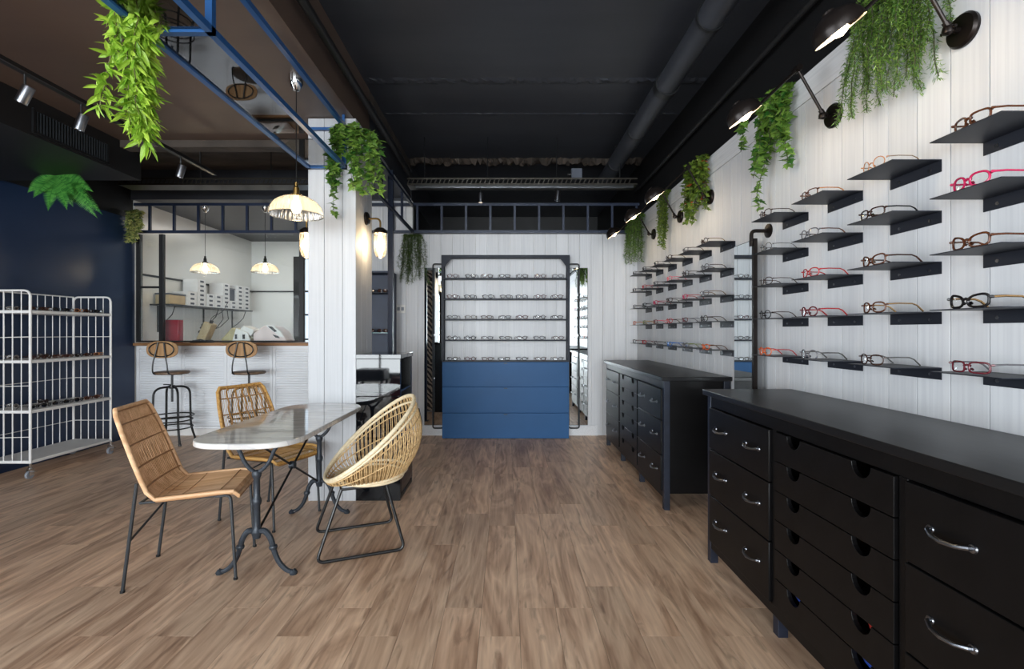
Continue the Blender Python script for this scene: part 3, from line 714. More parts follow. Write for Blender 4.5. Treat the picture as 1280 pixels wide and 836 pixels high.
for r in range(5):
    for c in range(4):
        yf = 2.967-.416*c
        wshelf(yf, r, 'grey steel wall shelf, %s row, %s column on the near side of the tall mirror' % (ORD[r], ORDC[c]), 'steel shelves on the near right wall')
        s_, a, b, th = near[r][c]
        spectacles((1.524, yf-(.122 if c == 3 else .108)+random.uniform(-.008, .008), ROWZ[r]+.004), random.uniform(-.06, .06), s_, a, b,
                   '%s %s spectacles, %s shelf, %s column on the camera side of the tall mirror' % (a, STN[s_], ORD[r], ORDC[c]), 'spectacles on the near right wall shelves', thick=th*1.3, sc=1.08)
    for c in range(6):
        yf = 5.89-.411*c
        wshelf(yf, r, 'grey steel wall shelf, %s row, %s column from the far corner' % (ORD[r], ORDC[c]), 'steel shelves on the far right wall')
        s_, a, b = far[r][c]
        spectacles((1.522, yf-.105+random.uniform(-.015, .015), ROWZ[r]+.004), random.uniform(-.08, .08), s_, a, b,
                   '%s %s spectacles on the %s shelf of the %s column from the far corner' % (a, STN[s_], ORD[r], ORDC[c]), 'spectacles on the far right wall shelves', thick=.0027, sc=1.05)

# ============================================================ WALL MIRROR ON THE RIGHT
wm = thing('tall_mirror', 'tall narrow mirror on black pipe bracket between the two groups of wall shelves', 'mirror', (1.63, 3.262, .9))
part('glass', bx(-.031, -.027, -.12, .13, -.66, 1.04), 'mirror', wm)
part('backing', bx(-.027, -.012, -.125, .13, -.665, 1.045), 'black_steel', wm)
part('frame_post', bx(-.034, -.010, -.144, -.1205, -.67, 1.05), 'bronze', wm)
part('pipe_bracket', MB().tube(bend([(.066, -.135, 1.10), (-.045, -.135, 1.10), (-.045, -.135, 1.0)], .03), .012, 10), 'bronze', wm)
part('pipe_flange', MB().lathe([(0, 0), (.045, 0), (.045, .008), (.02, .014), (0, .014)], 20, Matrix.Translation((.069, -.135, 1.10)) @ Matrix.Rotation(-PI/2, 4, 'Y')), 'bronze', wm)
part('pipe_bracket', MB().tube(bend([(.066, -.135, -.70), (-.045, -.135, -.70), (-.045, -.135, -.64)], .03), .012, 10), 'bronze', wm)

# ============================================================ DRESSERS
def make_dresser(ymid, label):
    t = thing('drawer_cabinet', label, 'cabinet', (1.44, ymid, 0), 0)
    F = -.25
    part('worktop', bx(F-.025, .255, -1.075, 1.075, .975, 1.007), 'cabinet_top', t, bevel=.004)
    c = MB()
    c.box(F+.01, .23, -1.04, -1.02, .12, .975).box(F+.01, .23, 1.02, 1.04, .12, .975).box(.215, .23, -1.02, 1.02, .12, .975)
    c.box(F+.01, .215, -1.02, 1.02, .12, .138)
    for yy in (-.35, .35): c.box(F+.012, .215, yy-.012, yy+.012, .138, .975)
    c.box(F+.12, F+.13, -1.02, 1.02, .138, .975)
    part('carcass', c, 'cabinet_black', t)
    part('apron', bx(F+.002, F+.02, -1.02, 1.02, .912, .975), 'cabinet_black', t, bevel=.002)
    part('bottom_rail', bx(F+.002, F+.02, -1.02, 1.02, .085, .132), 'cabinet_black', t, bevel=.002)
    for yy in (-.35, .35): part('stile', bx(F+.001, F+.02, yy-.016, yy+.016, .132, .912), 'cabinet_black', t, bevel=.002)
    lm = MB().box(-.022, .022, -.022, .022, 0, .975).mesh('leg', MT['cabinet_leg'], False)
    for yy in (-1.035, -.35, .35, 1.035):
        for xx in ((F+.022, .225) if abs(yy) > 1 else (F+.03,)):
            o = link('leg', lm, t, (xx, yy, 0));
            if abs(yy) < 1: o.scale = (1, 1, .13)
            b = o.modifiers.new('bevel', 'BEVEL'); b.width = .002; b.segments = 1
    rows = ((.674, .908), (.408, .668), (.136, .402))
    for sgn in (-1, 1):
        for z0, z1 in rows:
            y0, y1 = (.370, 1.008) if sgn > 0 else (-1.008, -.370)
            d = part('drawer', bx(F-.012, F+.012, y0, y1, z0, z1), 'cabinet_black', t, bevel=.003)
            for k in (-.17, .17):
                yc = (y0+y1)/2+k; zc = (z0+z1)/2+.01
                h = MB().tube([(F-.012, yc-.062, zc), (F-.022, yc-.06, zc), (F-.036, yc-.035, zc-.006), (F-.041, yc, zc-.008), (F-.036, yc+.035, zc-.006), (F-.022, yc+.06, zc), (F-.012, yc+.062, zc)], [.006, .0065, .0055, .0065, .0055, .0065, .006], 8)
                for e in (-.062, .062): h.lathe([(0, .0), (.0125, .0), (.011, .004), (0, .006)], 14, Matrix.Translation((F-.012, yc+e, zc)) @ Matrix.Rotation(-PI/2, 4, 'Y'))
                part('handle', h, 'pewter', d)
    for i in range(6):
        z1 = .908-i*.1287; z0 = z1-.1247
        poly = [(-.328, z0), (.328, z0), (.328, z1)]
        for yc in (.19, -.19):
            poly += [(yc+.044, z1)]+[(yc+.044*math.cos(a*PI/10), z1-.046*math.sin(a*PI/10)) for a in range(1, 10)]+[(yc-.044, z1)]
        poly += [(-.328, z1)]
        part('shallow_drawer', MB().prism(poly, F-.010, F+.008, 'x'), 'cabinet_black', t, bevel=.0015, smooth=False)
    return t
MT['cabinet_leg'] = mat('cabinet_leg', srgb(22, 28, 42), .4, var=.3, scale=(20, 20, 20))  # black legs; the bluish light on them is put into this colour
make_dresser(1.80, 'long black wooden drawer cabinet in the right foreground with bow handles')
make_dresser(4.70, 'long black wooden drawer cabinet against the right wall nearer the back corner')
# things showing through the finger holes of the near cabinet
def lump(name, x, y, z, sx, sy, sz, m, label, cat):
    mb = MB(); pr = [(0, -.5), (.3, -.48), (.46, -.3), (.5, 0), (.46, .3), (.3, .46), (0, .5)]
    mb.lathe(pr, 14); mb.v = [(x_*sx*2*random.uniform(.92, 1.06), y_*sy*2*random.uniform(.92, 1.06), z_*sz) for x_, y_, z_ in mb.v]
    tag(part(name, mb, m, loc=(x, y, z)), label, cat)
lump('spectacle_cloth', 1.235, 1.99, .245, .02, .075, .06, 'cloth_blue', 'blue cloth seen through the left hole of the lowest shallow drawer', 'cloth')
lump('spectacle_cloth', 1.235, 1.61, .245, .02, .075, .06, 'cloth_blue', 'blue cloth seen through the right hole of the lowest shallow drawer', 'cloth')
lump('spectacle_cloth', 1.235, 1.60, .365, .02, .04, .045, 'cloth_red', 'red cloth seen through the right hole of the fifth shallow drawer', 'cloth')
tag(part('yellow_ruler', bx(1.225, 1.245, 1.585, 1.625, .375, .386), 'cloth_yellow'), 'yellow strip lying over the red cloth in the fifth shallow drawer', 'ruler')

# ============================================================ BACK DISPLAY UNIT
U = thing('display_unit', 'blue display unit with steel shelves standing in the middle of the back wall', 'display unit', (-.01, 6.165, 0))
yf, yb = -.085, .085
part('base_cabinet', bx(-.795, .795, yf+.012, yb, .0, .965), 'unit_blue', U)
for z0, z1 in ((.004, .320), (.328, .648), (.656, .962)):
    d = part('drawer', bx(-.797, .797, yf-.006, yf+.012, z0, z1), 'unit_blue', U, bevel=.003)
    part('pull', bx(-.022, .022, yf-.014, yf-.006, z1-.018, z1-.010), 'black_steel', d)
part('cabinet_top', bx(-.80, .80, yf-.008, yb, .965, .978), 'unit_frame', U)
for s in (-1, 1):
    for yy in (yf+.012, yb-.012):
        part('post', bx(s*.795-.014, s*.795+.014, yy-.014, yy+.014, .978, 2.31), 'unit_frame', U)
    part('gusset', MB().prism([(s*.79, 2.29), (s*.79, 2.16), (s*.765, 2.16), (s*.67, 2.29)], yf-.004, yf, 'y'), 'unit_frame', U)
    part('side_rail', bx(s*.795-.012, s*.795+.012, yf, yb, 2.285, 2.31), 'unit_frame', U)
part('top_rail', bx(-.80, .80, yf-.003, yf+.022, 2.275, 2.31), 'unit_frame', U)
part('top_rail', bx(-.80, .80, yb-.02, yb, 2.285, 2.31), 'unit_frame', U)
USH = (2.025, 1.765, 1.505, 1.242)
for z in USH: part('shelf', bx(-.785, .785, yf+.002, yb-.02, z-.016, z), 'unit_frame', U, bevel=.002)
ucol = ['grey', 'black', 'brown', 'silver', 'black', 'clear', 'grey', 'burgundy', 'tortoise', 'brown']
ti = 0
UORD = ('first', 'second', 'third', 'fourth', 'fifth', 'sixth', 'last')
for r, z in enumerate(USH+(.978,)):
    for c in range(7):
        cc = random.choice(ucol); s_ = random.choice(('oval', 'rect', 'round', 'oval'))
        spectacles((-.675+c*.222+random.uniform(-.012, .012)-.01, 6.100, z+.0025), PI/2+random.uniform(-.12, .12), s_, cc, cc,
                   '%s framed spectacles, %s from the left on the %s of the blue unit' % (cc, UORD[c], ('top shelf', 'second shelf', 'third shelf', 'fourth shelf', 'cabinet top')[r]),
                   'spectacles on the blue display unit', low=True, thick=.003, sc=1.08)
# side mirrors on pipes
def side_mirror(s, label):
    t = thing('wall_mirror', label, 'mirror', (s*.93-.005, 6.21, .2))
    part('glass', bx(-.115, .115, -.004, 0, -.05, 1.96), 'mirror', t)
    part('backing', bx(-.12, .12, 0, .018, -.055, 1.965), 'black_steel', t)
    xi = -s*.11
    part('pipe', MB().tube(bend([(xi, .05, 2.01), (xi, -.03, 2.01), (xi+s*.115, -.03, 2.01), (xi+s*.115, -.03, -.09), (xi, -.03, -.09), (xi, .05, -.09)], .03), .009, 8), 'chair_steel', t)
    for z in (.55, 1.1, 1.62): part('clip', bx(xi+s*.1, xi+s*.13, -.035, -.003, z-.015, z+.015), 'chair_steel', t)
side_mirror(-1, 'narrow mirror with pipe frame on the left of the blue display unit')
side_mirror(1, 'narrow mirror with pipe frame on the right of the blue display unit')
# carved panel on the back of the column, it shows in the left mirror
tag(part('patterned_panel', bx(-1.565, -1.215, 4.302, 4.325, 0.02, 2.37), 'pattern'), 'brown and cream striped panel behind the column, seen only in the left mirror', 'panel')

# ============================================================ GLOSS CABINET RIGHT OF COLUMN
G = thing('gloss_cabinet', 'glossy black waist-high cabinet standing against the white column', 'cabinet', (-1.02, 4.1, 0))
part('body', bx(-.175, .17, -.23, .245, 0, .03).box(-.175, -.155, -.23, .245, .03, 1.13).box(-.155, .17, .225, .245, .03, 1.13).box(-.155, .16, -.23, .225, .03, .60).box(-.155, .17, -.23, .225, .585, .60).box(.15, .17, -.23, -.2, .6, 1.13).box(.15, .17, .2, .225, .6, 1.13), 'plastic_black', G)
part('top_panel', bx(-.18, .18, -.25, .25, 1.13, 1.165), 'gloss_black', G, bevel=.002)
part('front_panel', bx(-.178, .175, -.25, -.232, .0, .83), 'gloss_black', G, bevel=.002)
part('upper_front_panel', bx(-.178, .175, -.25, -.232, .834, 1.129), 'gloss_black', G, bevel=.002)
part('slanted_shelf', bx(-.15, .165, -.2, .22, .86, .872), 'pewter', G)
for z0 in (.05, .23, .41): part('side_drawer', bx(.16, .176, -.22, .235, z0, z0+.17), 'gloss_black', G, bevel=.003)
b = thing('padded_bench', 'low black bench near the shopfront, seen only in the gloss cabinet reflection', 'bench', (-2.7, -2.0, 0))  # unseen bench, added as a dark shape for the gloss cabinet to reflect
part('seat', bx(-.3, .3, -.25, .25, .36, .6), 'plastic_black', b, bevel=.04)
for xx in (-.25, .25):
    for yy in (-.2, .2): part('leg', bx(xx-.02, xx+.02, yy-.02, yy+.02, 0, .36), 'black_steel', b)
tag(part('pouffe', MB().lathe([(0, 0), (.2, 0), (.25, .1), (.25, .32), (.2, .42), (0, .42)], 24), 'cloth_red', loc=(-2.12, -2.1, 0)), 'red pouffe near the shopfront, seen only in reflections', 'pouffe')  # unseen, added to give the gloss cabinet a red reflection
# navy cabinet beyond the column
Nc = thing('navy_cabinet', 'tall navy display cabinet glimpsed between the white column and steel post', 'cabinet', (-1.80, 6.08, 0))
part('body', bx(-.4, .38, .12, .16, 0, 2.09).box(-.4, -.38, -.16, .12, 0, 2.09).box(.36, .38, -.16, .12, 0, 2.09).box(-.38, .36, -.16, .12, 0, .95).box(-.38, .36, -.16, .12, 2.07, 2.09), 'navy_cab', Nc) if MT.setdefault('navy_cab', mat('navy_cab', srgb(44, 56, 80), .5)) else None
for z, m_ in ((1.83, 'unit_frame'), (1.335, 'glass_shelf')):
    if m_ == 'glass_shelf': MT.setdefault('glass_shelf', mat('glass_shelf', srgb(90, 150, 150), .1))
    part('shelf', bx(-.38, .36, -.16, .12, z-.008, z), m_, Nc)
for i, (xx, z) in enumerate(((-1.71, 1.83), (-1.545, 1.83), (-1.71, 1.335), (-1.545, 1.335))):
    spectacles((xx+.01, 5.98, z+.003), PI/2, 'oval', 'brown', 'black', ('left', 'right')[i % 2]+' brown sunglasses on the %s shelf of the navy cabinet' % ('upper', 'glass')[i//2], 'sunglasses in the navy cabinet', lens='sun_lens_brown', thick=.003, low=True, name='sunglasses')

# ============================================================ COUNTER
K = thing('counter', 'white louvred service counter with a wooden top at the back left', 'counter', (-3.55, 6.25, 0))
part('countertop', bx(-1.245, 1.145, -.05, .55, 1.165, 1.20), 'counter_wood', K, bevel=.004)
part('carcass', bx(-1.24, 1.12, .03, .5, 0, 1.165), 'white_paint', K)
part('plinth', bx(-1.24, 1.12, -.002, .03, 0, .09), 'white_paint', K, bevel=.002)
lv = MB()
nz_ = int((1.12-.12)/.032)
for i in range(nz_):
    z = .125+i*.032; lv.prism([(.016, z), (.005, z+.003), (.005, z+.008), (.016, z+.030)], -.255, .255, 'x')
lvm = lv.mesh('louvre', MT['louver'], False)
for i in range(4):
    xc = -.945+i*.588
    d = part('door_panel', bx(xc-.292, xc-.255, 0, .028, .092, 1.16).box(xc+.255, xc+.292, 0, .028, .092, 1.16).box(xc-.255, xc+.255, 0, .028, .092, .122).box(xc-.255, xc+.255, 0, .028, 1.125, 1.16), 'louver', K, smooth=False)
    o = link('louvre', lvm, d, (xc, 0, 0)); o['kind'] = 'stuff'
# things on the counter
ct = 1.20
b = thing('red_box', 'translucent red box standing on the wooden counter behind the left stool', 'box', (-4.42, 6.42, ct))
part('body', bx(-.095, .095, -.05, .05, 0, .30), 'red_clear', b, bevel=.006); part('lid', bx(-.093, .093, -.048, .048, .301, .306), 'card_grey', b)
b = thing('lens_meter', 'tilted beige optical instrument with black knobs on the wooden counter', 'instrument', (-4.0, 6.42, ct))
M = Matrix.Translation((.02, 0, .14)) @ Matrix.Rotation(.42, 4, 'Y')
part('head', MB().box(-.055, .055, -.07, .07, -.125, .13, M), 'beige', b, bevel=.01)
part('base', MB().prism([(-.16, 0), (.08, 0), (.06, .03), (-.02, .05), (-.13, .03)], -.08, .08, 'y'), 'plastic_black', b, bevel=.005)
for z in (.0, .06, .1): part('knob', MB().tube([M @ Vector((-.055, -.02, z-.03)), M @ Vector((-.085, -.02, z-.03))], .02, 12), 'plastic_black', b)
part('eyepiece', MB().tube([M @ Vector((.0, 0, .13)), M @ Vector((.0, 0, .17))], .022, 12), 'plastic_black', b)
part('cable', MB().tube(bend([(.03, .05, .26), (.02, .1, .34), (.12, .2, .42), (.16, .25, .56)], .05), .004, 6), 'plastic_black', b)
b = thing('edging_machine', 'khaki and white optical machine with two open bays on the wooden counter', 'machine', (-3.5, 6.42, ct))
part('body', MB().prism([(-.22, 0), (.14, 0), (.15, .06), (-.02, .17), (-.08, .2), (-.22, .05)], -.12, .12, 'y'), 'khaki', b, bevel=.012)
part('front_panel', MB().prism([(-.07, .02), (.17, .02), (.13, .13), (-.02, .19)], -.135, -.11, 'y'), 'plastic_white', b, bevel=.006)
part('bay', bx(-.03, .0, -.142, -.134, .05, .11), 'plastic_black', b); part('bay', bx(.07, .10, -.142, -.134, .05, .11), 'plastic_black', b)
part('hood', MB().prism([(-.02, .15), (.16, .09), (.2, .17), (.06, .225)], -.10, .10, 'y'), 'plastic_white', b, bevel=.01)
b = thing('lens_printer', 'pale pink and white rounded machine with dark window on the wooden counter', 'machine', (-3.11, 6.44, ct))
part('body', MB().prism([(-.2, 0), (.24, 0), (.24, .03), (.17, .14), (.08, .215), (-.06, .225), (-.2, .12)], -.13, .13, 'y'), 'blush', b, bevel=.025)
part('lid', MB().prism([(-.04, .228), (.07, .222), (.16, .15), (.21, .07), (.15, .08), (.04, .17)], -.14, -.1, 'y'), 'plastic_white', b, bevel=.006)
part('window', MB().prism([(.0, .216), (.055, .212), (.12, .15), (.09, .14)], -.146, -.138, 'y'), 'plastic_black', b)
part('window', MB().prism([(.06, .11), (.13, .09), (.15, .06), (.1, .07)], -.146, -.13, 'y'), 'plastic_black', b)
# work bench in the rear room
b = thing('work_bench', 'white work bench along the left wall of the rear room behind the counter', 'bench', (-4.5, 7.9, 0))
part('bench_top', bx(-.29, .3, -1.0, 1.1, 1.05, 1.09), 'plastic_white', b, bevel=.003); part('bench_body', bx(-.29, .26, -1.0, 1.1, 0, 1.05), 'white_paint', b)
b = thing('paper_tray', 'long pale grey instrument lying on the rear work bench', 'instrument', (-4.45, 7.4, 1.09))
part('body', bx(-.12, .2, -.55, .6, 0, .07), 'plastic_white', b, bevel=.01); part('dial', bx(.2, .206, -.3, -.2, .02, .05), 'label_dark', b)
# box shelf on left wall
SH = thing('wall_box_shelf', 'black bracket shelf carrying stacks of small white boxes on the rear room wall', 'shelf', (XL, 7.6, 1.70))
part('board', bx(0, .26, -1.1, 1.05, 0, .02), 'black_steel', SH)
for yy in (-.95, .05, .85):
    part('bracket', MB().box(0, .012, yy-.012, yy+.012, -.36, 0).tube([(.24, yy, -.002), (.2, yy, -.12), (.1, yy, -.22), (.01, yy, -.28)], .006, 6), 'black_steel', SH)
bm_ = MB().box(0, .22, -.095, .095, 0, .066).mesh('carton', MT['card_white'], False)
lb_ = MB().box(.2195, .2215, -.04, .045, .018, .046).mesh('front_label', MT['label_dark'], False)
stk = ((7.00, 3), (7.22, 6), (7.44, 3), (7.64, 3), (7.85, 6), (8.06, 2), (8.26, 6), (8.47, 6))
PX = ('first', 'second', 'third', 'fourth', 'fifth', 'sixth', 'seventh', 'eighth')
for i, (yy, n) in enumerate(stk):
    for k in range(n):
        pos = 'bottom' if k == 0 else 'top' if k == n-1 else PX[k]+' from bottom'
        t = thing('lens_box', 'white box, %s of the %s stack from the left, rear shelf' % (pos, PX[i]), 'box', (XL+.03, yy, 1.721+k*.0675), 0, 'white boxes on the rear wall shelf')
        link('carton', bm_, t); link('front_label', lb_, t)
b = thing('storage_case', 'flat beige case at the left end of the rear wall shelf', 'case', (XL+.13, 6.72, 1.721)); part('body', bx(-.1, .1, -.16, .16, 0, .13), 'beige', b, bevel=.01); part('lid', bx(-.105, .105, -.165, .165, .13, .15), 'label_dark', b, bevel=.004)
b = thing('storage_case', 'dark case standing on the sixth stack of white boxes', 'case', (XL+.13, 8.06, 1.857)); part('body', bx(-.09, .09, -.09, .09, 0, .19), 'label_dark', b, bevel=.01); part('lid', bx(-.094, .094, -.094, .094, .19, .21), 'plastic_grey', b)
b = thing('cable_bundle', 'black cables looping below the rear wall shelf', 'cable', (XL+.02, 7.6, 1.3))
for y0, y1 in ((.1, .35), (.1, .5)): part('cable', MB().tube([(.1, y1, .40), (.12, y1, .25), (.1, (y0+y1)/2, .12), (.06, y0, .06)], .006, 6), 'plastic_black', b)
part('plug', bx(.03, .09, .05, .13, .02, .08), 'plastic_black', b)

# ============================================================ STOOLS
def make_stool(x, label):
    t = thing('bar_stool', label, 'stool', (x, 5.84, 0), 0)
    part('seat', MB().lathe([(0, .835), (.17, .835), (.185, .845), (.185, .862), (.175, .868), (0, .862)], 32), 'seat_wood', t)
    part('screw_shaft', MB().tube([(0, 0, .835), (0, 0, .50)], .013, 12), 'chair_steel', t)
    part('height_lever', MB().tube([(-.085, -.03, .71), (0, 0, .705)], .006, 8), 'black_steel', t)
    part('hub', MB().lathe([(0, .66), (.03, .66), (.035, .68), (.03, .70), (0, .70)], 20), 'black_steel', t)
    for k in range(4):
        a = PI/4+k*PI/2+.12; c, s = math.cos(a), math.sin(a)
        P = [(0, 0, .685), (.19*c, .19*s, .67), (.20*c, .20*s, .18), (.255*c, .255*s, .0)]
        part('leg', MB().tube(bend(P, .12, 7), .0125, 10), 'black_steel', t)
        part('foot', MB().lathe([(0, 0), (.018, 0), (.016, .02), (0, .022)], 12, Matrix.Translation((.253*c, .253*s, 0))), 'black_steel', t)
    for z, r in ((.33, .225), (.28, .21), (.19, .213)):
        part('foot_ring', MB().tube([(r*math.cos(q*PI/16), r*math.sin(q*PI/16), z) for q in range(32)], .008, 8, True), 'black_steel', t)
    # back
    for s in (-1, 1):
        P = [(s*.035, -.19, 1.22), (s*.05, -.2, 1.12), (s*.085, -.21, .96), (s*.09, -.20, .845), (s*.085, .05, .828)]
        part('back_rod', MB().tube(bend(P, .05), .0075, 8), 'black_steel', t)
    oval = [(.185*math.copysign(abs(math.cos(q*PI/16))**.75, math.cos(q*PI/16)), 1.135+.1*math.copysign(abs(math.sin(q*PI/16))**.75, math.sin(q*PI/16))) for q in range(32)]
    part('backrest', MB().prism(oval, -.175, -.157, 'y'), 'stool_wood', t, bevel=.004)
    part('back_loop', MB().tube([(.145*math.cos(q*PI/16), -.185, 1.135+.083*math.sin(q*PI/16)) for q in range(32)], .0065, 8, True), 'black_steel', t)
make_stool(-4.04, 'wooden seat bar stool with black steel frame in front of the counter, the left one')
make_stool(-3.11, 'wooden seat bar stool with black steel frame behind the woven chair, the right one')

# ============================================================ WIRE RACK
R = thing('wire_rack', 'white wire display rack on castors against the navy wall', 'rack', (-4.57, 4.88, 0))
hx, hy = .205, .45
def rp(u, v, z): return (u, v, z)
for sx_, sy_ in ((1, -1), (1, 1), (-1, 1), (-1, -1)):
    part('post', MB().tube([(sx_*hx, sy_*hy, .14), (sx_*hx, sy_*hy, 1.68 if sx_ > 0 else 1.72)], .011, 10), 'white_paint', R)
for z in (.15, .61, 1.07, 1.53):
    part('shelf', bx(-hx-.005, hx+.008, -hy-.005, hy+.012, z-.014, z+.014), 'white_paint', R, bevel=.006)
for sy_ in (-1, 1):
    part('end_hoop', MB().tube(bend([(hx, sy_*hy, 1.60), (hx, sy_*hy, 1.725), (-hx, sy_*hy, 1.725), (-hx, sy_*hy, 1.6)], .07, 7), .010, 10), 'white_paint', R)
part('back_rail', MB().tube([(-hx, -hy, 1.725), (-hx, hy, 1.725)], .007, 8), 'white_paint', R)
for z in (.37, .84, 1.29):
    part('wire_rail', MB().tube(bend([(hx, -hy, z+.01), (-hx*.9, -hy, z), (-hx, -hy*.9, z), (-hx, hy*.9, z), (-hx*.9, hy, z), (hx, hy, z)], .06), .0035, 6), 'white_paint', R)
wr_ = MB().tube([(0, 0, .15), (0, 0, 1.72)], .004, 6).mesh('wire', MT['white_paint'])
for i in range(1, 11): link('wire', wr_, R, (-hx, -hy+i*2*hy/11, 0))
for sy_ in (-1, 1):
    for i in range(1, 5): link('wire', wr_, R, (-hx+i*2*hx/5, sy_*hy, 0))
for sx_, sy_ in ((1, -1), (1, 1), (-1, 1), (-1, -1)):
    c = part('castor', MB().box(-.018, .018, -.022, .022, .085, .095).box(-.017, -.013, -.025, .02, .03, .09).box(.013, .017, -.025, .02, .03, .09).tube([(0, 0, .09), (0, 0, .135)], .011, 10).box(.01, .06, -.006, .006, .06, .068), 'chrome', R, loc=(sx_*hx, sy_*hy, 0))
    part('wheel', MB().tube([(-.011, -.008, .037), (.011, -.008, .037)], .036, 20), 'card_grey', c)
for r, z in enumerate((1.545, 1.085, .625)):
    for k in range(7):
        cc, ln = random.choice((('black', 'sun_lens'), ('brown', 'sun_lens_brown'), ('tortoise', 'sun_lens_brown'), ('black', 'sun_lens'), ('amber', 'sun_lens_brown')))
        spectacles((-4.57+.16, 4.525+k*.118, z+.003), PI+random.uniform(-.1, .1), random.choice(('oval', 'rect', 'cat')), cc, cc,
                   '%s sunglasses, %s from the near end, %s shelf of the white rack' % (cc, PX[k], ('top', 'second', 'third')[r]), 'sunglasses on the white rack', lens=ln, thick=.0032, low=True, name='sunglasses', sc=.85)
    for k, cl_ in ((0, 'clear'), (1, 'brown')):
        spectacles((-4.66, 4.57+k*.3, z+.003), -PI/2, 'oval', cl_, cl_, '%s sunglasses at the back of the white rack, %s shelf, %s' % (cl_, ('top', 'second', 'third')[r], ('near end', 'further in')[k]), 'sunglasses on the white rack', lens='sun_lens', thick=.003, low=True, name='sunglasses', sc=.9)

# ============================================================ MARBLE TABLE
T = thing('marble_table', 'white marble topped table on black cast iron legs before the column', 'table', (-1.39, 3.14, 0))
def table_outline(w, l, b, n=12):
    pts = []
    for s in (1, -1):
        for i in range(n+1):
            a = -1+2*i/n; pts.append((s*-w*a*-1 if 0 else (s*w*-a if s > 0 else w*a), 0))
    P = []
    for i in range(n+1):
        a = PI*i/n; P.append((w*math.copysign(abs(math.cos(a))**.62, math.cos(a)), l-b+b*math.sin(a)**.9))
    for i in range(n+1):
        a = PI+PI*i/n; P.append((w*math.copysign(abs(math.cos(a))**.62, math.cos(a)), -(l-b)-b*abs(math.sin(a))**.9))
    return P
part('marble_top', MB().prism(table_outline(.29, .70, .24, 20), .750, .780, 'z'), 'marble', T, bevel=.006)
part('underframe', bx(-.2, .2, -.52, .52, .74, .75), 'black_steel', T)
for yy in (-.45, .45):
    g = MB()
    g.lathe([(0, .2), (.02, .2), (.024, .22), (.03, .235), (.022, .25), (.019, .27), (.018, .38), (.023, .39), (.026, .405), (.023, .42), (.018, .43), (.017, .53), (.024, .545), (.026, .56), (.02, .575), (0, .58)], 14, Matrix.Translation((0, yy, 0)))
    pd = part('pedestal', g, 'cast_iron', T)
    for s in (-1, 1):
        P = [(0, yy, .235), (s*.045, yy, .245), (s*.08, yy, .20), (s*.095, yy, .13), (s*.125, yy, .06), (s*.17, yy, .018), (s*.205, yy, .012), (s*.215, yy, .022)]
        lg = part('leg', MB().tube(smooth_ := bend(P, .04, 3), [.017-.006*i/len(smooth_) for i in range(len(smooth_))], 10), 'cast_iron', T)
        part('leg_knuckle', MB().lathe([(0, -.016), (.02, -.01), (.023, 0), (.02, .01), (0, .016)], 12, Matrix.Translation((s*.092, yy, .15))), 'cast_iron', lg)
        part('toe', MB().lathe([(0, 0), (.02, 0), (.022, .01), (.014, .022), (0, .026)], 12, Matrix.Translation((s*.205, yy, 0))), 'cast_iron', lg)
        P = [(0, yy, .56), (s*.04, yy, .585), (s*.075, yy, .63), (s*.1, yy, .70), (s*.15, yy, .742)]
        part('fork_arm', MB().tube(bend(P, .04, 3), .011, 10), 'cast_iron', T)
part('brace', MB().tube([(0.006, -.43, .245), (0.006, .43, .72)], .007, 8), 'black_steel', T)
part('brace', MB().tube([(-.006, -.43, .72), (-.006, .43, .245)], .007, 8), 'black_steel', T)
part('brace_plate', MB().tube([(-.016, 0, .4825), (.016, 0, .4825)], .024, 16), 'cast_iron', T)

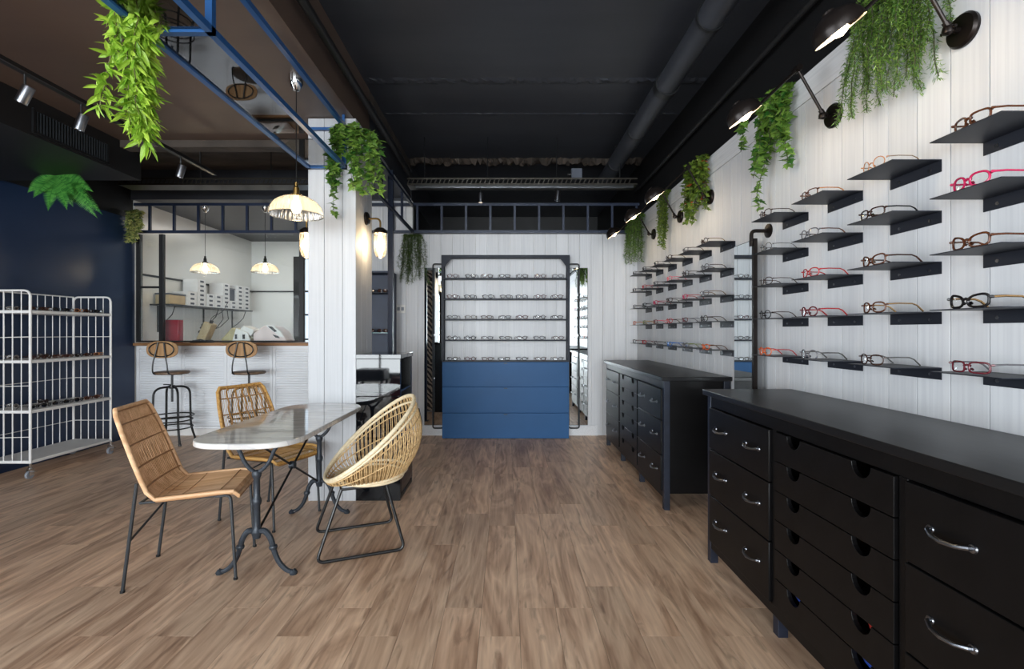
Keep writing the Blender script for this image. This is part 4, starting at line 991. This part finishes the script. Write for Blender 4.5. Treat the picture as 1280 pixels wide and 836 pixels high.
# ============================================================ WOVEN CHAIRS
def make_woven_chair(loc, rz, label, m0, m1, lattice=False):
    """local +x is forward; origin at the floor under the seat centre"""
    t = thing('woven_chair', label, 'chair', loc, rz)
    # side profile of the shell (x, z): front lip -> seat -> bend -> back top
    prof = [(.27, .455), (.25, .482), (.18, .482), (.05, .470), (-.06, .462), (-.13, .468), (-.175, .505), (-.205, .57), (-.245, .68), (-.285, .80), (-.32, .905), (-.33, .935)]
    pts = [Vector((p[0], 0, p[1])) for p in prof]
    def wid(i):                                      # half width along the profile
        return (.195, .21, .222, .226, .226, .225, .226, .228, .226, .215, .195, .17)[i]
    def dish(i, f):                                   # shell curls forward/up at its edges
        k = (.0, .0, .004, .01, .014, .018, .026, .03, .03, .026, .02, .016)[i]
        nrm = Vector((0, 0, 1)) if i < 5 else Vector((.95, 0, .3))
        return nrm*(k*f*f)
    def P(i, f): return pts[i]+Vector((0, wid(i)*f, 0))+dish(i, f)
    rim = [P(i, -1) for i in range(12)]+[P(11, f) for f in (-.5, 0, .5)]+[P(i, 1) for i in range(11, -1, -1)]+[P(0, f) for f in (.5, 0, -.5)]
    part('rim', MB().tube(rim, .0115, 10, True), m0, t)
    rim2 = [p+Vector((-.006 if p.z > .55 else 0, 0, -.016 if p.z < .55 else .0)) for p in rim]
    part('rim_wrap', MB().tube([r + (Vector((0, -math.copysign(.02, r.y), 0)) if abs(r.y) > .1 else Vector()) for r in rim2], .007, 8, True), m1, t)
    cn = MB(); n = 30
    for k in range(n):
        f = -1+2*(k+.5)/n
        j = .0015*math.sin(k*2.1)
        cn.tube([P(i, f)+Vector((0, j*math.sin(i*1.7+k), 0)) for i in range(12)], .0024 if lattice else .0058, 6, flat=.6)
    part('woven_cane', cn, m0, t, stuff=True)
    for i, (i0, fr_) in enumerate(((2, 0), (3, .5), (4, .5), (5, 0), (6, .3), (7, .5), (8, .5), (9, .5), (10, .55))):
        if i in (1, 2) and not lattice: pass
        pl = [P(i0, f)*(1-fr_)+P(min(i0+1, 11), f)*fr_ for f in [-1+q/6 for q in range(13)]]
        r_ = .0065 if i >= 4 else .003
        off = Vector((.004, 0, .003)) if i0 > 5 else Vector((0, 0, .004))
        mb = MB().tube([p+off for p in pl], r_, 6, flat=.7)
        part('cross_band', mb, m1 if i >= 4 else m0, t)
    if lattice:
        for f in (-.62, -.22, .08, .30, .68):
            P2 = []
            for i in range(6, 12):
                for q in range(4):
                    if i == 11 and q: break
                    a = q/4; p = P(i, f)*(1-a)+(P(i+1, f)*a if i < 11 else Vector())
                    P2.append(p+Vector((.008, .006*math.sin((i*4+q)*1.4), .002)))
            part('twisted_strand', MB().tube(P2, .006, 6), m1, t)
    # steel under frame
    fr_ = MB()
    for s in (-1, 1):
        fr_.tube(bend([(-.19, s*.20, .452), (.2, s*.20, .462)], .03), .007, 8)
    fr_.tube([(-.19, -.2, .452), (-.19, .2, .452)], .007, 8).tube([(.18, -.2, .46), (.18, .2, .46)], .007, 8)
    part('seat_frame', fr_, 'chair_steel', t)
    for s in (-1, 1):
        part('leg', MB().tube(bend([(.16, s*.2, .458), (.235, s*.2, .460), (.262, s*.205, .0)], .03), .0085, 10), 'chair_steel', t)
        part('leg', MB().tube([(-.245, s*.215, .60), (-.215, s*.213, .46), (-.268, s*.21, .0)] if 0 else [(-.20, s*.212, .56), (-.265, s*.21, .0)], .0085, 10), 'chair_steel', t)
        for xx in (.262, -.265): part('glide', MB().lathe([(0, 0), (.012, 0), (.012, .01), (0, .012)], 10, Matrix.Translation((xx, s*.208, 0))), 'plastic_black', t)
    part('brace', MB().tube([(-.235, -.211, .26), (-.205, .205, .36)], .006, 8), 'chair_steel', t)
    return t
make_woven_chair((-1.78, 2.765, 0), math.radians(14.7), 'woven rattan chair in front on the left, facing the marble table', 'rattan', 'rattan_dark')
make_woven_chair((-1.725, 3.54, 0), math.radians(-22.7), 'golden woven rattan chair behind the marble table with lattice back', 'rattan_gold', 'rattan_gold_dark', True)

# round basket chair: local +x forward, here towards lower left
A = thing('basket_chair', 'round open-weave pale rattan basket chair on black sled legs right of the table', 'chair', (-.95, 3.10, 0), math.radians(202))
rc = Vector((-.075, 0, .675)); ua = Vector((.275, 0, -.243)); Rr = ua.length; ua = ua.normalized()   # rim centre, long axis (towards front, down)
def rim_at(a, k=1.0): return rc+ua*Rr*math.cos(a)*k+Vector((0, .352*math.sin(a)*k, 0))
bc = Vector((-.075, 0, .425))
def base_at(a, k=1.0): return bc+Vector((.205*math.cos(a)*k, .235*math.sin(a)*k, 0))
def bowl(a, t):                                  # t 0 rim .. 1 base ring, bulging outwards
    p = rim_at(a)*(1-t)+base_at(a)*t
    d = (rim_at(a)+base_at(a))*.5-Vector((-.075, 0, .55)); d.z *= .3
    back = max(0, -math.cos(a))
    return p+d.normalized()*math.sin(PI*t)*(.02+.065*back)+Vector((0, 0, -math.sin(PI*t)*.02))
NA = 72
part('rim', MB().tube([rim_at(2*PI*i/NA) for i in range(NA)], .0125, 10, True), 'rattan_pale', A)
part('inner_rim', MB().tube([bowl(2*PI*i/NA, .09) for i in range(NA)], .0075, 8, True), 'rattan_pale', A)
for tt, r_ in ((.5, .004), (.92, .009), (1.0, .011)):
    part('weave_ring', MB().tube([bowl(2*PI*i/NA, tt) for i in range(NA)], r_, 8, True), 'rattan_pale' if tt > .9 else 'rattan_mid', A)
part('weave_ring', MB().tube([bowl(2*PI*i/NA, .2) for i in range(NA)], .004, 6, True), 'rattan_mid', A)
cn = MB()
for k in range(120):
    a = 2*PI*k/120+(.008 if k % 2 else -.008)
    cn.tube([bowl(a, i/8) for i in range(9)], .0029, 5)
part('woven_cane', cn, 'rattan_mid', A, stuff=True)
cn = MB()
for k in range(-12, 13):
    y_ = k*.0185; h_ = .205*math.sqrt(max(0, 1-(y_/.235)**2))
    if h_ > .02: cn.tube([bc+Vector((-h_, y_, 0)), bc+Vector((0, y_, -.012)), bc+Vector((h_, y_, 0))], .0042, 5)
part('seat_cane', cn, 'rattan_mid', A, stuff=True)
part('support_hoop', MB().tube([bc+Vector((0, y_, -.02)) for y_ in (.15, 0, -.15)]+[bowl(-PI*.5, i/6)+Vector((0, -.008, -.008)) for i in range(6, 0, -1)], .006, 8), 'black_steel', A)
part('support_hoop', MB().tube([bowl(PI, i/6)+Vector((-.008, 0, 0)) for i in range(1, 7)]+[bc+Vector((x_, 0, -.02)) for x_ in (-.1, .1)], .006, 8), 'black_steel', A)
for s in (-1, 1):
    part('sled_leg', MB().tube(bend([(-.15, s*.19, .405), (-.255, s*.232, .009), (.255, s*.232, .009), (.115, s*.19, .405)], .05, 7), .0095, 10), 'black_steel', A)
part('seat_frame', MB().tube([(-.15, -.19, .405), (.115, -.19, .405), (.115, .19, .405), (-.15, .19, .405)], .008, 8, True), 'black_steel', A)

# ============================================================ PLANTS
IVY = [(0, 0), (.16, -.05), (.42, .05), (.30, .22), (.5, .42), (.24, .45), (.0, 1.0), (-.24, .45), (-.5, .42), (-.30, .22), (-.42, .05), (-.16, -.05)]
def leaf_geo(shape):
    if shape == 'ivy':
        vs = [Vector((0, .3, .08))]+[Vector((u, v, 0)) for u, v in IVY]; n = len(IVY)
        return vs, [(0, i+1, (i+1) % n+1) for i in range(n)]
    if shape == 'lance':
        vs = [Vector(p) for p in ((0, 0, 0), (.12, .3, .0), (.10, .65, 0), (0, 1, -.06), (-.10, .65, 0), (-.12, .3, 0), (0, .35, .04), (0, .7, .02))]
        return vs, [(0, 1, 6), (1, 2, 7, 6), (2, 3, 7), (0, 6, 5), (6, 7, 4, 5), (7, 3, 4)]
    if shape == 'oval':
        vs = [Vector(p) for p in ((0, 0, 0), (.26, .3, 0), (.24, .7, 0), (0, 1, 0), (-.24, .7, 0), (-.26, .3, 0), (0, .5, .07))]
        return vs, [(6, i, (i+1) % 6) for i in range(6)]
    vs = [Vector(p) for p in ((0, 0, 0), (.09, .5, 0), (0, 1, 0), (-.09, .5, 0))]
    return vs, [(0, 1, 2, 3)]
LEAFM = {}
def plant(name, label, loc, strands, shape, size, mname, rnd, individual=False, step=.03, per=2, cat='plant', accents=None, stem='vine_dark', spread=1.0, droop=.6):
    t = thing(name, label, cat, loc)
    rs = random.Random(rnd); st = MB(); lv = MB(); ac = MB(); cnt = 0
    gv, gf = leaf_geo(shape)
    for (p0, p1, L) in strands:                      # start, bulge point, hanging length
        p0 = Vector(p0); p1 = Vector(p1); P = [p0, p1]; cur = p1.copy(); d = Vector((p1.x-p0.x, p1.y-p0.y, 0))*.15; n = max(2, int(L/.05))
        for i in range(n):
            cur = cur+Vector((rs.uniform(-.012, .012)+d.x*.2, rs.uniform(-.012, .012)+d.y*.2, -L/n)); P.append(cur.copy())
        st.tube(P, .0022, 4)
        tot = L+(p1-p0).length; q = 0
        while q < tot:
            f = q/tot*(len(P)-1); i = min(int(f), len(P)-2); c = P[i].lerp(P[i+1], f-i)
            for _ in range(per):
                s = size*rs.uniform(.65, 1.2); yaw = rs.uniform(0, 2*PI); pitch = rs.uniform(-1.5, .4)*droop-.2*droop
                E = Euler((pitch, rs.uniform(-.7, .7), yaw)).to_matrix().to_4x4()
                M = Matrix.Translation(c+Vector((rs.uniform(-1, 1), rs.uniform(-1, 1), rs.uniform(-1, 1)))*.012*spread) @ E @ Matrix.Scale(s, 4)
                if individual and cnt < 290:
                    key = (shape, mname)
                    if key not in LEAFM: LEAFM[key] = MB().add(gv, gf).mesh('leaf', MT[mname], False)
                    o = link('leaf', LEAFM[key], t); o.matrix_local = M; cnt += 1
                elif accents and rs.random() < accents[1]: ac.add([M @ v for v in gv], gf)
                else: lv.add([M @ v for v in gv], gf)
            q += step
    part('stem', st, stem, t)
    if lv.v: part('foliage', lv, mname, t, stuff=True, smooth=False)
    if ac.v: part('red_foliage', ac, accents[0], t, stuff=True, smooth=False, label='reddish leaves')
    return t
rr = random.Random(3)
# bamboo-like plant on the canopy rail, top left
S1 = [((rr.uniform(-.03, .03), rr.uniform(-.05, .05), .05), (rr.uniform(-.05, .05), rr.uniform(-.07, .07), .0), rr.uniform(.40, .58)) for _ in range(9)]+[((.0, 0, .05), (.09, .02, .03), .1), ((0, 0, .05), (-.09, 0, .03), .1)]
plant('trailing_plant', 'bright green bamboo-leaved trailing plant hanging from the blue canopy rail', (-1.555, 2.02, 2.68), S1, 'lance', .078, 'bamboo_leaf', 5, True, .022, 4, stem='stem', droop=1.25)
# ivy at the column corner
S2 = [((rr.uniform(-.1, .1), rr.uniform(-.03, .05), .05), (rr.uniform(-.16, .13), -.05+rr.uniform(-.05, .03), .10*rr.random()), rr.uniform(.15, .5)) for _ in range(13)]+[((-.1, 0, 0), (-.13, -.05, 0), .62), ((.1, 0, 0), (.16, 0, .0), .42)]
plant('hanging_ivy', 'bushy green ivy hanging from the canopy corner in front of the column', (-1.165, 3.77, 2.86), S2, 'ivy', .066, 'ivy_leaf', 6, True, .034, 3)
# fern on the navy wall: separate fronds
Fn = thing('hanging_fern', 'green fern with long fronds hanging from the black bulkhead before the navy wall', 'plant', (-4.11, 4.40, 2.765))
rf = random.Random(9)
for k, (dx_, dy_, dz_) in enumerate(((.39, -.05, -.16), (.41, -.1, -.26), (.39, .05, -.34), (.22, -.12, -.34), (.05, -.12, -.35), (-.15, -.1, -.18), (-.19, .05, -.05), (.2, .05, -.04), (.37, -.1, -.1), (.12, .05, -.27), (.31, -.15, -.22), (-.05, -.15, -.24), (.3, .1, -.36))):
    fb = MB(); P = [Vector((dx_*q, dy_*q, dz_*q+.07*q*(1-q))) for q in [i/10 for i in range(11)]]
    fb.tube(P, .002, 4)
    for i in range(1, 40):
        f = i/40*10; j = min(int(f), 9); c = P[j].lerp(P[j+1], f-j); tn = (P[j+1]-P[j]).normalized()
        ll = .07*math.sin(PI*min(1, i/40*.9+.12))
        sd_ = tn.cross(Vector((.25, -1, .25))).normalized()
        for s in (-1, 1):
            e = c+sd_*s*ll+tn*.012; w_ = tn*.0075
            fb.add([c-w_, c+w_, e], [(0, 1, 2)])
    part('frond', fb, 'fern_leaf', Fn, smooth=False)
S4 = [((rr.uniform(-.08, .08), 0, .03), (rr.uniform(-.1, .1), -.05, .05*rr.random()), rr.uniform(.15, .42)) for _ in range(12)]
plant('hanging_ivy', 'variegated ivy hanging in the corner between navy wall and glazed screen', (-4.68, 6.12, 2.83), S4, 'ivy', .055, 'variegated', 8, False, .03, 3)
S5 = [((rr.uniform(-.08, .08), 0, .0), (rr.uniform(-.12, .12), -.05+rr.uniform(-.02, .02), .0), rr.uniform(.35, .64)) for _ in range(26)]
plant('feathery_plant', 'dark green feathery plant hanging on the back wall left of the display unit', (-1.19, 6.19, 2.58), S5, 'needle', .035, 'moss_leaf', 10, False, .012, 4)
S6 = [((-.0, rr.uniform(-.12, .12), .03), (rr.uniform(-.12, -.01), rr.uniform(-.17, .17), .02*rr.random()), rr.uniform(.22, .58)) for _ in range(34)]
plant('willow_plant', 'large fine-leaved green willow plant hanging high on the near right wall', (1.68, 2.05, 2.82), S6, 'needle', .023, 'willow_leaf', 11, False, .0055, 5, droop=.8)
S7 = [((0, rr.uniform(-.1, .1), .0), (rr.uniform(-.1, -.01), rr.uniform(-.15, .1), .0), rr.uniform(.2, .5)) for _ in range(13)]+[((0, -.1, 0), (-.06, -.14, 0), .1), ((0, 0, 0), (-.03, .05, 0), .68), ((0, .05, 0), (-.16, .1, .0), .3)]
plant('hanging_ivy', 'long green ivy hanging on the right wall behind the second swing lamp', (1.68, 2.98, 2.80), S7, 'ivy', .055, 'ivy_leaf', 12, True, .034, 3)
S8 = [((0, rr.uniform(-.12, .12), .03), (rr.uniform(-.1, -.01), rr.uniform(-.15, .15), .0), rr.uniform(.2, .5)) for _ in range(16)]
plant('hanging_ivy', 'short bushy ivy with reddish leaves in the middle of the right wall', (1.68, 4.15, 2.80), S8, 'ivy', .05, 'ivy_olive', 13, False, .026, 3, accents=('red_leaf', .035))
S9 = [((0, rr.uniform(-.05, .05), .0), (rr.uniform(-.09, -.01), rr.uniform(-.07, .07), .0), rr.uniform(.35, .66)) for _ in range(16)]
plant('string_plant', 'long dense small-leaved green plant on the right wall between two lamps', (1.68, 5.02, 2.80), S9, 'oval', .026, 'ivy_olive', 14, False, .016, 4)
S10 = [((0, rr.uniform(-.1, .1), .0), (rr.uniform(-.16, -.01), rr.uniform(-.14, .14), .0), rr.uniform(.3, .6)) for _ in range(22)]
plant('feathery_plant', 'feathery green plant in the far right corner behind the last lamp', (1.66, 5.95, 2.78), S10, 'needle', .04, 'willow_leaf', 15, False, .013, 4)
